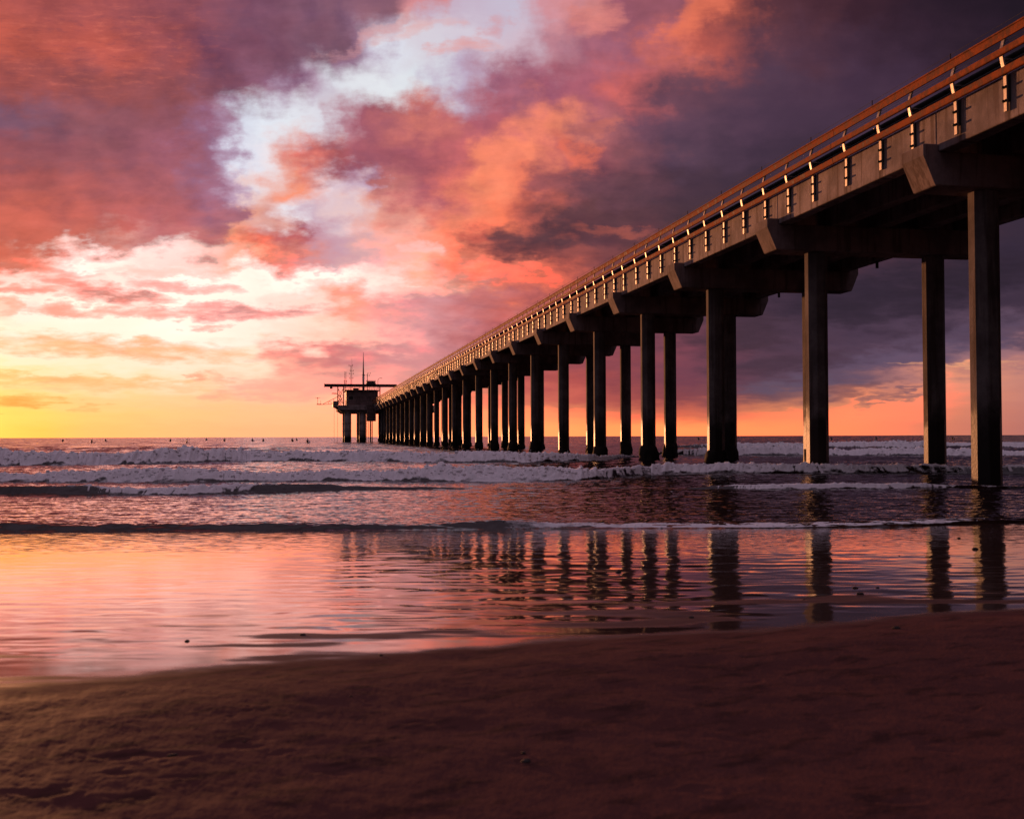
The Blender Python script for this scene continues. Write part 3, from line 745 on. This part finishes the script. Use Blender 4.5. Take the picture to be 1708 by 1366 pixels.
    for i in (0, -1): bm.faces.new((F[0][i], F[1][i], I[1][i], I[0][i]))
    post0 = done('rail_post', bm, M_GALV, P)
    bm = bmesh.new()
    bx(bm, -1.530, -1.502, -.085, .085, 8.40, 8.98)                    # backing plate on the concrete
    for z in (8.42, 8.72):
        tube(bm, (-1.53, 0, z), (-1.66, 0, z), .028, n=6); bx(bm, -1.600, -1.577, -.075, .075, z - .022, z + .022)
        tube(bm, (-1.605, -.05, z + .01), (-1.605, -.14, z + .01), .016, n=6)
    brk0 = done('anchor_bracket', bm, M_DARK, post0)
    ys = []
    k = -3 * 5
    while .45 + k * 1.828 < y1 - 1: ys.append(.45 + k * 1.828); k += 1
    ys = [y for y in ys if y > -3.5]
    far = bmesh.new()
    for i, y in enumerate(ys):
        if i < 100:
            c = post0 if i == 0 else copy_part(post0, P)
            c.location = (0, y, 0); c.rotation_euler = (rnd.uniform(-.012, .012), rnd.uniform(-.0015, .0015), rnd.uniform(-.05, .05))
            if i: copy_part(brk0, c)
        else:
            for (xa, za), (xb, zb) in zip(prof[::2], prof[2::2]):
                prism(far, [(xa, za), (xb, zb), (xb + .045, zb), (xa + .045, za)], y - .052, y + .052)
    f = done('distant_rail_posts', far, M_GALV, P); f['kind'] = 'stuff'
    # rails
    def rail(name, prof2, mat, seg=9.14):
        bm = bmesh.new(); y = y0
        rnd = random.Random(name)
        while y < y1:
            e = min(y + seg, y1); j = rnd.uniform(-.004, .004)
            prism(bm, [(x, z + j) for x, z in prof2], y + .004, e - .004); y = e
        return done(name, bm, mat, P, bevel=.006)
    rail('top_rail', [(-1.675, 9.97), (-1.52, 9.985), (-1.50, 9.945), (-1.585, 9.94), (-1.590, 9.765), (-1.640, 9.76), (-1.650, 9.93), (-1.675, 9.935)], M_RUST)
    rail('middle_rail', [(-1.735, 9.40), (-1.735, 9.53), (-1.715, 9.545), (-1.672, 9.545), (-1.672, 9.385), (-1.715, 9.385)], M_RUST)
    rail('lower_rail', [(-1.675, 8.985), (-1.690, 9.125), (-1.670, 9.14), (-1.632, 9.14), (-1.610, 8.97), (-1.655, 8.97)], M_RUST)
    # utility pipes behind the rails and thin cables
    for px_, pz, pr in ((-1.30, 9.46, .070), (-1.36, 9.30, .055)):
        bm = bmesh.new(); tube(bm, (px_, y0, pz), (px_, y1, pz), pr, n=10)
        pipe = done('utility_pipe', bm, M_DARK, P)
        if pz > 9.4:
            h0 = None
            for i, y in enumerate(ys[:100]):
                if h0 is None:
                    bm = bmesh.new(); bx(bm, -1.60, -1.24, -.03, .03, 9.365, 9.387)
                    h0 = done('pipe_hanger', bm, M_GALV, pipe, loc=(0, y + .12, 0))
                else: copy_part(h0, pipe, (0, y + .12, 0))
    for z in (9.60, 9.66, 9.72):
        bm = bmesh.new(); tube(bm, (-1.59, y0, z), (-1.59, y1, z), .006, n=5); done('guard_cable', bm, M_DARK, P)
    # small pins carrying a bird wire above the top rail
    bm = bmesh.new(); tube(bm, (-1.56, y0, 10.14), (-1.56, y1, 10.14), .005, n=5)
    wire = done('bird_wire', bm, M_DARK, P)
    bm = bmesh.new(); tube(bm, (-1.56, 0, 9.975), (-1.56, 0, 10.17), .013, n=6); bx(bm, -1.585, -1.535, -.025, .025, 9.98, 9.995)
    pin0 = done('wire_pin', bm, M_DARK, wire)
    for i, y in enumerate(ys[1::2][:68]):
        c = pin0 if i == 0 else copy_part(pin0, wire)
        c.location = (0, y + .25, 0)
    # drain spouts under the far edge
    d0 = None
    for n in range(0, 12):
        if d0 is None:
            bm = bmesh.new(); tube(bm, (WID + 1.25, 0, Z_GIR + .02), (WID + 1.25, 0, Z_GIR - .28), .06, n=8)
            d0 = done('drain_spout', bm, M_DARK, P)
            c = d0
        else: c = copy_part(d0, P)
        c.location = (0, n * BAY - 3.2, 0)
    return P
build_pier()
# ------------------------------------------------ research platform at the end
M_TDARK = metal('weathered_dark_steel', (.17, .105, .095), .7, .0, .35, 2)
M_WALL = metal('painted_siding', (.26, .17, .16), .7, .0, .3, 1.2)
M_PALE = metal('pale_painted_steel', (.45, .36, .34), .55, .0, .25, 2)
M_CONC2 = concrete('platform_concrete', (.42, .32, .30), stains=False)
def PL(l, s, z=0.0):
    v = PD * s + PQ * l
    return (v.x, v.y, z)
def pier_empty(name, l, s, z, label, cat, group=None):
    e = empty(name, PL(l, s, z), ALPHA)     # local +X across the pier, +Y out to sea
    tag(e, label, cat, group); return e

def build_head():
    T = pier_empty('pier_platform', 18.5, 262.0, 0, 'broad concrete platform on thick columns closing the seaward end of the pier', 'platform')
    L0, L1, D = -11.9, 11.9, 20.0
    bm = bmesh.new(); bx(bm, L0, L1, 0, D, 7.55, 8.70); done('deck', bm, M_CONC2, T, bevel=.05)
    bm = bmesh.new(); prism(bm, [(L0 + .2, 7.545), (L0 + 1.0, 6.95), (L1 - 1.0, 6.95), (L1 - .2, 7.545)], .5, 2.2)
    c0 = done('cap_beam', bm, M_CONC2, T); copy_part(c0, T, (0, 14.5, 0))
    bm = bmesh.new(); tube(bm, (0, 0, -3), (0, 0, 6.945), .82, n=16)
    for z in (1.0, 2.6, 4.4): tube(bm, (0, 0, z), (0, 0, z + .16), .86, n=16)
    q0 = None
    for x in (-9.6, -6.1, .0, 6.0, 9.6):
        for y in (1.35, 15.85):
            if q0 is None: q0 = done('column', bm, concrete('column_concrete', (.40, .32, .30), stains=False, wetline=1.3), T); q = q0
            else: q = copy_part(q0, T)
            q.location = (x, y, 0)
    # railing round the deck, one panel per side
    def panel(n0, a, b2, z0, h):
        bm = bmesh.new(); a = Vector(a); b2 = Vector(b2); k = max(2, int((b2 - a).length / 1.6))
        for i in range(k + 1):
            p_ = a.lerp(b2, i / k); tube(bm, (p_.x, p_.y, z0), (p_.x, p_.y, z0 + h), .035, n=5)
        for t in (.35, .68, 1.0): tube(bm, (a.x, a.y, z0 + h * t), (b2.x, b2.y, z0 + h * t), .035, n=5)
        return done('guard_rail', bm, M_TDARK, n0)
    panel(T, (L0 + .1, .1, 0), (-3.8, .1, 0), 8.70, 1.15); panel(T, (L0 + .1, .1, 0), (L0 + .1, D - .1, 0), 8.70, 1.15)
    panel(T, (4.2, .1, 0), (L1 - .1, .1, 0), 8.70, 1.15)
    # side gallery with its pale box front
    bm = bmesh.new(); bx(bm, L0 - 1.15, L0 - .003, 1.0, 5.5, 8.25, 8.45); prism(bm, [(L0 - 1.15, 8.246), (L0 - .003, 8.246), (L0 - .003, 7.6)], 1.2, 1.5)
    done('side_gallery', bm, M_TDARK, T)
    bm = bmesh.new(); bx(bm, L0 - 1.15, L0 - .12, .99, 1.05, 8.453, 9.7); bx(bm, L0 - 1.2, L0 - 1.15, 1.0, 5.5, 8.3, 9.5)
    done('gallery_panel', bm, M_PALE, T)
    # pipes, ladder and rungs down the second column
    bm = bmesh.new()
    for dx in (-.25, .25): tube(bm, (-5.0 + dx, .45, -1.5), (-5.0 + dx, .45, 8.7), .05, n=6)
    for i in range(30): tube(bm, (-5.25, .45, .0 + i * .3), (-4.75, .45, .0 + i * .3), .028, n=5)
    done('ladder', bm, M_TDARK, T)
    bm = bmesh.new()
    for x, r in ((-4.3, .16), (-3.9, .12), (-7.3, .10)): tube(bm, (x, .35, -2), (x, .35, 7.5), r, n=8)
    done('intake_pipe', bm, M_TDARK, T)

    # the pump house
    H = pier_empty('pump_house', 11.8, 264.2, 8.705, 'dark boxy equipment house standing on the platform beneath the long crane beam', 'building')
    bm = bmesh.new(); bx(bm, -3.2, 4.2, 0, 9, 0, 3.45)
    for i in range(24): bx(bm, -3.2 + .1 + i * .3, -3.2 + .16 + i * .3, -.03, -.001, .1, 3.3)
    done('wall', bm, M_WALL, H)
    bm = bmesh.new(); bx(bm, -3.6, 4.6, -.4, 9.4, 3.453, 3.65); rf = done('roof', bm, M_TDARK, H)
    bm = bmesh.new()
    for i in range(8):
        x = -3.5 + i * 8.0 / 7
        for y in (-.3, 9.2): tube(bm, (x, y, 3.65), (x, y, 4.55), .04, n=5)
    for y in (-.3, 9.2):
        for z in (4.1, 4.55): tube(bm, (-3.5, y, z), (4.5, y, z), .045, n=5)
    done('roof_rail', bm, M_TDARK, rf)
    for x, y in ((-.9, 0), (1.6, 0)):
        bm = bmesh.new(); bx(bm, x, x + 1.0, -.09, -.035, .05, 2.15); dr = done('door', bm, M_TDARK, H)
        bm = bmesh.new(); tube(bm, (x + .85, -.16, 1.05), (x + .85, -.092, 1.05), .03, n=6); done('handle', bm, M_GALV, dr)
    bm = bmesh.new(); bx(bm, -2.7, -1.5, -.08, -.032, 1.3, 2.3); fr = done('window_frame', bm, M_PALE, H)
    bm = bmesh.new(); bx(bm, -2.6, -1.6, -.095, -.083, 1.38, 2.22); done('pane', bm, M_DARK, fr)
    bm = bmesh.new(); bx(bm, -1.6, -.2, 1, 2.4, 3.653, 4.2); done('roof_unit', bm, M_TDARK, rf)

    # hanging service enclosure below the deck
    E_ = pier_empty('service_enclosure', 14.4, 260.6, 4.9, 'tall dark box slung below the deck edge beside the last piles', 'equipment box')
    bm = bmesh.new(); bx(bm, -1.1, 1.0, 0, 1.38, 0, 4.5); done('casing', bm, M_TDARK, E_, bevel=.03)
    bm = bmesh.new()
    for z in (.9, 1.8, 2.7, 3.6): bx(bm, -1.12, 1.02, -.03, -.003, z, z + .09)
    done('rib_strip', bm, M_DARK, E_)
    bm = bmesh.new(); bx(bm, -.9, -.75, .5, .7, 4.503, 7.5); bx(bm, .6, .75, .5, .7, 4.503, 7.5); done('hanger', bm, M_TDARK, E_)

    # monorail crane beam on its posts
    B = pier_empty('crane_beam', 11.6, 263.2, 8.705, 'long dark horizontal crane beam carried above the equipment house', 'crane')
    bm = bmesh.new(); zt = 5.05; zb = 4.35; xa, xb = -8.1, 8.9
    bx(bm, xa, xb, -.22, .22, zt - .09, zt); bx(bm, xa, xb, -.22, .22, zb, zb + .09); bx(bm, xa, xb, -.06, .06, zb + .09, zt - .09)
    bx(bm, xa - .12, xa, -.26, .26, zb - .1, zt + .12); done('beam', bm, M_TDARK, B)
    bm = bmesh.new()
    for x in (-5.05, -3.7, 4.9): bx(bm, x - .12, x + .12, -.12, .12, 0, zb - .003)
    for x in (-5.05, -3.7): tube(bm, (x, 0, .2), (-8.75 - x, 0, 4.2), .05, n=5); tube(bm, (x, 0, 2.1), (-8.75 - x, 0, .2), .05, n=5); tube(bm, (x, 0, 2.1), (-8.75 - x, 0, 4.1), .045, n=5)
    done('support_post', bm, M_TDARK, B)
    bm = bmesh.new(); bx(bm, -6.9, -6.3, -.18, .18, zb - .42, zb - .003); tube(bm, (-6.6, 0, zb - .42), (-6.6, 0, zb - .9), .03, n=5)
    hk = done('hoist_trolley', bm, M_DARK, B)
    bm = bmesh.new(); bx(bm, 1.6, 3.9, -.7, .7, zt + .003, zt + .16); bx(bm, 1.75, 3.75, -.6, .6, zt + .16, zt + .72)
    for i in range(7): tube(bm, (1.65 + i * .36, -.72, zt + .1), (1.65 + i * .36, -.72, zt + .85), .03, n=5)
    tube(bm, (1.65, -.72, zt + .85), (3.85, -.72, zt + .85), .035, n=5)
    done('hoist_platform', bm, M_TDARK, B)

    # masts and aerials
    A = pier_empty('tapered_mast', 12.6, 263.9, 12.36, 'tallest mast, a pale tapered pole rising through the crane beam', 'mast')
    bm = bmesh.new(); tube(bm, (0, 0, 0), (0, 0, 3.4), .27, .24, n=10); tube(bm, (0, 0, 3.4), (0, 0, 9.0), .2, .045, n=10); done('pole', bm, M_PALE, A)
    bm = bmesh.new(); bx(bm, -.34, .34, -.05, .05, 3.6, 3.72); bx(bm, -.3, .3, -.05, .05, 2.9, 3.02); done('collar', bm, M_DARK, A)
    def lattice(l, s, z, h, w, label, arms, top=None):
        e = pier_empty('lattice_aerial', l, s, z, label, 'aerial', 'aerials above the crane beam')
        bm = bmesh.new()
        for sx in (-w, w): tube(bm, (sx, 0, 0), (sx, 0, h), .035, n=5)
        k = int(h / (2.2 * w)) + 1
        for i in range(k):
            za, zb2 = h * i / k, h * (i + 1) / k
            tube(bm, (-w if i % 2 else w, 0, za), (w if i % 2 else -w, 0, zb2), .025, n=4)
        done('lattice', bm, M_TDARK, e)
        bm = bmesh.new()
        for (x0, x1, za) in arms:
            tube(bm, (x0, 0, za), (x1, 0, za), .03, n=5)
            for x in (x0, x1): tube(bm, (x, 0, za - .14), (x, 0, za + .22), .05, n=6)
        if arms: done('sensor_arm', bm, M_TDARK, e)
        if top:
            bm = bmesh.new(); tube(bm, (w, 0, h * .4), (w, 0, top), .03, .02, n=5); done('whip', bm, M_TDARK, e)
        return e
    lattice(8.35, 263.9, 12.36, 4.4, .16, 'short lattice aerial, nearest the free end of the crane beam', [(-.3, .3, 2.1), (-.25, .2, 1.7)])
    lattice(9.75, 263.9, 12.36, 5.9, .14, 'slim lattice aerial with cross arms and a tall whip antenna', [(-.55, .3, 5.85), (-.5, .55, 3.9), (-.4, .4, 2.8), (-.3, .5, 4.6)], 7.6)
    lattice(13.55, 263.9, 12.36, 3.9, .05, 'small weather vane mast leaning on the right of the tapered pole', [(-.7, .5, 3.5), (.1, .75, 4.0)])
    G = pier_empty('platform_lamp', 16.0, 263.0, 8.705, 'thin lamp pole with curved neck behind the crane beam', 'lamp post')
    bm = bmesh.new(); tube(bm, (0, 0, 0), (0, 0, 5.9), .06, .045, n=6); pts = [(0, 5.9), (.12, 6.3), (.4, 6.5), (.75, 6.5)]
    for (a, c), (d, e) in zip(pts, pts[1:]): tube(bm, (a, 0, c), (d, 0, e), .045, n=6)
    done('pole', bm, M_TDARK, G)
    bm = bmesh.new(); bx(bm, .62, 1.05, -.1, .1, 6.42, 6.52); done('lamp_head', bm, M_DARK, G)
    # instrument boom
    I = pier_empty('instrument_boom', 6.55, 262.6, 8.705, 'triangular truss boom reaching left off the platform with a small sensor pole', 'boom')
    bm = bmesh.new()
    for yy in (-.25, .25):
        tube(bm, (.3, yy, .35), (-3.9, yy, .15), .055, n=5); tube(bm, (-3.6, yy, .17), (.5, yy, 2.3), .055, n=5)
        for t in (.35, .65): tube(bm, (-3.6 + 4.1 * t, yy, .17 + .02), (-3.6 + 4.1 * t, yy, .17 + 2.13 * t), .035, n=5)
        tube(bm, (-2.1, yy, .2 + .75), (-.8, yy, .3), .035, n=5)
    tube(bm, (.5, 0, 0), (.5, 0, 2.6), .07, n=6)
    done('truss', bm, M_TDARK, I)
    bm = bmesh.new(); bx(bm, -4.9, -3.8, -.15, .15, .10, .3); tube(bm, (-4.7, 0, .3), (-4.7, 0, 1.75), .04, n=5); tube(bm, (-5.25, 0, 1.75), (-4.1, 0, 1.75), .035, n=5); bx(bm, -4.82, -4.58, -.1, .1, 1.6, 1.8)
    tube(bm, (-4.0, 0, .3), (-4.0, 0, 1.1), .03, n=5); done('sensor_pole', bm, M_TDARK, I)
    F = pier_empty('flood_lamp', 7.3, 262.4, 8.705, 'flat flood lamp on a bent arm above the truss boom', 'flood lamp')
    bm = bmesh.new(); tube(bm, (0, 0, 0), (0, 0, 1.9), .05, n=5); tube(bm, (0, 0, 1.9), (-1.05, 0, 2.75), .05, n=5); done('arm', bm, M_TDARK, F)
    bm = bmesh.new(); prism(bm, [(-2.2, 2.72), (-2.15, 2.86), (-1.05, 2.86), (-.95, 2.7), (-1.1, 2.64)], -.3, .3); done('lamp_head', bm, M_DARK, F)
    for k, (l, lab) in enumerate(((5.75, 'thin sampling line hanging from the gallery to the sea, outer of the two'), (6.55, 'thin sampling line hanging from the platform corner to the sea, inner of the two'))):
        bm = bmesh.new(); tube(bm, (0, 0, -1), (0, 0, 8.2), .028, n=5)
        o = done('sampling_line', bm, M_TDARK); o.location = PL(l, 264.5, 0); o.rotation_euler = (0, 0, ALPHA)
        tag(o, lab, 'line', 'lines hanging from the platform')
build_head()

# ----------------------------------------------------------------- surfers
M_SUIT, _b, _p = new_mat('wetsuit'); _p.inputs['Base Color'].default_value = (.012, .011, .013, 1); _p.inputs['Roughness'].default_value = .45
M_SKIN, _b, _p = new_mat('skin'); _p.inputs['Base Color'].default_value = (.30, .17, .12, 1); _p.inputs['Roughness'].default_value = .55
M_HAIR, _b, _p = new_mat('hair'); _p.inputs['Base Color'].default_value = (.025, .016, .012, 1); _p.inputs['Roughness'].default_value = .6
M_BOARD, _b, _p = new_mat('surfboard'); _p.inputs['Base Color'].default_value = (.55, .52, .48, 1); _p.inputs['Roughness'].default_value = .3

def figure_mesh(pose):
    """a person astride a board: one skinned surface; hips at z=0, facing -Y (the shore) turned by pose"""
    lean = pose.get('lean', .05); arm = pose.get('arm', 0)
    J = {}; E = []
    def j(k, co, r, par=None):
        J[k] = (Vector(co), r)
        if par: E.append((par, k))
    j('pelvis', (0, 0, .02), (.165, .125)); j('waist', (0, -lean * .4, .22), (.135, .10), 'pelvis'); j('chest', (0, -lean, .42), (.165, .115), 'waist')
    j('neck0', (0, -lean * 1.1, .555), (.075, .07), 'chest'); j('neck', (0, -lean * 1.2, .63), (.055, .055), 'neck0')
    j('jaw', (0, -lean * 1.3 - .025, .70), (.066, .075), 'neck'); j('brow', (0, -lean * 1.3 - .015, .785), (.078, .098), 'jaw'); j('crown', (0, -lean * 1.3, .85), (.062, .075), 'brow')
    j('nose', (0, -lean * 1.3 - .115, .755), (.014, .014), 'brow')
    for s, n in ((-1, 'l'), (1, 'r')):
        j('ear' + n, (s * .082, -lean * 1.3, .765), (.012, .02), 'brow')
        j('sh' + n, (s * .185, -lean, .50), (.07, .065), 'chest')
        if arm == 1:   el, wr = (s * .33, -lean - .02, .34), (s * .34, -lean - .20, .16)
        elif arm == 2: el, wr = (s * .26, -lean - .08, .27), (s * .10, -lean - .28, .14)
        else:          el, wr = (s * .27, -lean + .02, .25), (s * .22, -lean - .18, .06)
        j('el' + n, el, (.047, .045), 'sh' + n); j('wr' + n, wr, (.032, .028), 'el' + n)
        w = Vector(wr); dr = (w - Vector(el)).normalized()
        j('palm' + n, w + dr * .08, (.042, .020), 'wr' + n)
        for q in range(4): j('f%d%s' % (q, n), w + dr * (.155 + .012 * (q in (1, 2))) + Vector(((q - 1.5) * .021, -.01, -.012)), (.0095, .0095), 'palm' + n)
        j('th' + n, w + dr * .085 + Vector((-s * .055, -.02, .01)), (.011, .011), 'palm' + n)
        j('hip' + n, (s * .12, -.06, -.03), (.10, .095), 'pelvis'); j('kn' + n, (s * .32, -.36, -.14), (.066, .062), 'hip' + n)
        j('an' + n, (s * .33, -.30, -.54), (.040, .042), 'kn' + n); j('to' + n, (s * .34, -.48, -.60), (.036, .025), 'an' + n)
    ks = list(J); me = bpy.data.meshes.new('person')
    me.from_pydata([J[k][0] for k in ks], [(ks.index(a), ks.index(c)) for a, c in E], [])
    o = bpy.data.objects.new('tmp', me); COL.objects.link(o)
    md = o.modifiers.new('skin', 'SKIN'); sb = o.modifiers.new('sub', 'SUBSURF'); sb.levels = sb.render_levels = 1
    me.skin_vertices[0].data[0].use_root = True
    for i, k in enumerate(ks): me.skin_vertices[0].data[i].radius = J[k][1]
    dg = bpy.context.evaluated_depsgraph_get(); dg.update()
    ev = bpy.data.meshes.new_from_object(o.evaluated_get(dg))
    bpy.data.objects.remove(o)
    ev.name = 'person'; ev.materials.clear()
    for k in (M_SUIT, M_SKIN): ev.materials.append(k)
    for f in ev.polygons:
        f.use_smooth = True
        c = f.center
        f.material_index = 1 if (c.z > .62 or (abs(c.x) > .0 and any((c - (J['palm' + n][0])).length < .12 for n in 'lr'))) else 0
    # hair cap
    bm = bmesh.new(); bmesh.ops.create_uvsphere(bm, u_segments=14, v_segments=9, radius=1)
    for v in bm.verts:
        v.co = Vector((v.co.x * .088, v.co.y * .112 + .008 - lean * 1.3, v.co.z * .085 + .80))
    bmesh.ops.delete(bm, geom=[v for v in bm.verts if v.co.z < .765 or (v.co.y < -lean * 1.3 - .07 and v.co.z < .82)], context='VERTS')
    hm = bpy.data.meshes.new('hair'); bm.to_mesh(hm); bm.free(); hm.materials.append(M_HAIR)
    for f in hm.polygons: f.use_smooth = True
    return ev, hm

def board_mesh():
    bm = bmesh.new(); n = 16; rings = []
    for i in range(n + 1):
        t = i / n; y = -1.15 + 2.3 * t
        w = .27 * (max(0.0, 1 - abs(2 * t - .96) ** 2.4)) ** .6 + .004; zr = .10 * abs(2 * t - 1) ** 3 * (1.6 if t < .5 else .5); h = .035 * min(1, 6 * min(t, 1 - t) + .15)
        rings.append([bm.verts.new((w * math.cos(a), y, zr + h * math.sin(a))) for a in [2 * math.pi * k / 12 for k in range(12)]])
    for A, B in zip(rings, rings[1:]):
        for k in range(12): bm.faces.new((A[k], A[(k + 1) % 12], B[(k + 1) % 12], B[k])).smooth = True
    bm.faces.new(rings[0][::-1]); bm.faces.new(rings[-1])
    bmesh.ops.recalc_face_normals(bm, faces=bm.faces)
    me = bpy.data.meshes.new('surfboard'); bm.to_mesh(me); bm.free(); me.materials.append(M_BOARD); return me

def build_surfers():
    poses = [figure_mesh({'lean': .06}), figure_mesh({'lean': .02, 'arm': 1}), figure_mesh({'lean': .14, 'arm': 2})]
    bmesh_ = board_mesh()
    # azimuth px, distance, pose, turn, label
    L = [(105, 330, 0, .3, 'small dark figure in the water, leftmost of the surfers'),
         (153, 235, 1, 2.6, 'large dark figure with spread arms, second surfer from the left'),
         (176, 330, 0, 2.9, 'small upright figure in the water just right of the surfer with spread arms'),
         (284, 310, 2, .4, 'small hunched figure just left of the surfer leaning forward'),
         (310.5, 225, 2, 1.9, 'dark surfer leaning forward in the water, largest near the middle of the left row'),
         (344, 400, 0, 3.1, 'faintest tiny figure, alone right of the leaning surfer'),
         (374.5, 330, 0, .2, 'small figure sitting alone midway along the row of surfers'),
         (421, 300, 1, 2.8, 'small surfer with arms out, left one of a close pair'),
         (439, 310, 0, 3.3, 'small upright surfer, right one of a close pair'),
         (487, 290, 2, .5, 'low crouched figure nearest the shore, left of the platform'),
         (494.5, 390, 0, 3.0, 'tiny distant head beside the crouched surfer'),
         (513, 215, 1, 2.9, 'broad dark surfer with both arms out just left of the platform'),
         (598, 270, 0, 3.2, 'dark head and shoulders in the water below the platform columns'),
         (1164, 300, 0, .2, 'tiny figure between pier piles in the middle of the pier'),
         (1386, 300, 1, 2.9, 'small surfer seen just right of a near pile, beyond the surf'),
         (1461, 300, 0, 3.0, 'small surfer far out midway between two near piles'),
         (1588, 290, 0, .3, 'small surfer far out between the two nearest piles')]
    for i, (px, Y, ps, rz, lab) in enumerate(L):
        t = (px - 854) / FPX; x = Y * t
        z, _ = sea_z(np.array([x]), np.array([Y]), np.array([float(px)]))
        o = link_mesh('person', poses[ps][0]); o.location = (x, Y, float(z[0]) + .10); o.rotation_euler = (0, 0, rz)
        tag(o, lab, 'person', 'surfers waiting beyond the breakers')
        link_mesh('hair', poses[ps][1], None, o)
        bd = link_mesh('surfboard', bmesh_); bd.location = (x, Y, float(z[0]) + .0); bd.rotation_euler = (R(-14), 0, rz)
        tag(bd, 'pale surfboard under the ' + lab.split(',')[0].replace('small ', '').replace('in the water ', ''), 'surfboard', 'boards under the surfers')
build_surfers()

# ------------------------------------------------- pebbles and scraps of kelp
def build_pebbles():
    m, b, p = new_mat('wet_stone')
    pos = b.n.new('ShaderNodeNewGeometry').outputs['Position']
    b.l.new(b.mix(b.noise(pos, 60, 5, .6), (.010, .008, .008), (.045, .034, .030)), p.inputs['Base Color'])
    b.l.new(b.lin(b.noise(pos, 90, 3, .6),    .3, .7, .55, .85), p.inputs['Roughness']); p.inputs['Specular IOR Level'].default_value = .2
    S = [(505, 1057, 11, 'dark pebble on the bright wet sand, right one of two'),
         (313, 1067, 8, 'small dark pebble on the bright wet sand at the left'),
         (1030, 953, 10, 'dark pebble lying among the rippled reflections of the middle piles'),
         (1150, 1028, 9, 'dark pebble right of the pile reflections near the dry sand'),
         (1597, 897, 6, 'small pebble close to the surf between the two nearest pile reflections'),
         (1624, 915, 11, 'dark pebble just left of the nearest pile reflection'),
         (1424, 979, 9, 'upper pebble of a pair right of the near pile reflection'),
         (1431, 989, 12, 'lower and larger pebble of a pair right of the near pile reflection'),
         (1460, 979, 6, 'tiny pebble beside the pair on the rippled wet sand'),
         (1338, 998, 4, 'tiny pebble just left of the near pile reflection'),
         (1490, 1049, 13, 'dark pebble sitting on the dry sand edge at the right'),
         (635, 1091, 7, 'small dark pebble at the border of wet and dry sand'),
         (1497, 926, 4, 'tiny pebble high on the wet sand near the surf at the right'),
         (875, 1281, 17, 'dark lump added in place of a dark hollow in the foreground sand'),  # not a stone: lump added to give the sand hollow its dark
         (872, 1266, 9, 'tiny chip of stone just above the dark hollow'),
         (410, 1246, 7, 'pale chip lying on the foreground sand at the left'),
         (292, 1268, 20, 'dark scrap of weed lying across the foreground sand at the left'),
         (586, 1169, 6, 'tiny dark crumb on the sand above the foreground hollows')]
    rnd = random.Random(5)
    for i, (px, py, w, lab) in enumerate(S):
        y = float(base_hit(px, py)); x = y * (px - 854) / FPX
        z, _ = sand_z(np.array([x]), np.array([y]), np.array([float(px)]))
        r = w * y / FPX * .5
        bm = bmesh.new(); bmesh.ops.create_icosphere(bm, subdivisions=3, radius=1)
        ph = rnd.random() * 9
        for v in bm.verts:
            c = v.co
            k = 1 + .16 * math.sin(2.1 * c.x + ph) + .13 * math.sin(2.7 * c.y + 2 * ph) + .07 * math.sin(6 * c.x + 5 * c.z + ph) + .05 * math.sin(9 * c.y - 7 * c.z)
            if c.z > .45: k *= .9
            v.co = Vector((c.x * k * r, c.y * k * r * .8, c.z * k * r * (.5 if w < 18 else .38)))
        for f in bm.faces: f.smooth = True
        weed = 'weed' in lab
        o = done('kelp_scrap' if weed else 'pebble', bm, m)
        if weed: o.scale = (1.0, .5, .6)
        o.location = (x, y, float(z[0]) + r * .10); o.rotation_euler = (0, 0, rnd.uniform(-.7, .7))
        tag(o, lab, 'weed' if weed else 'pebble', None if weed else 'pebbles on the beach')
build_pebbles()
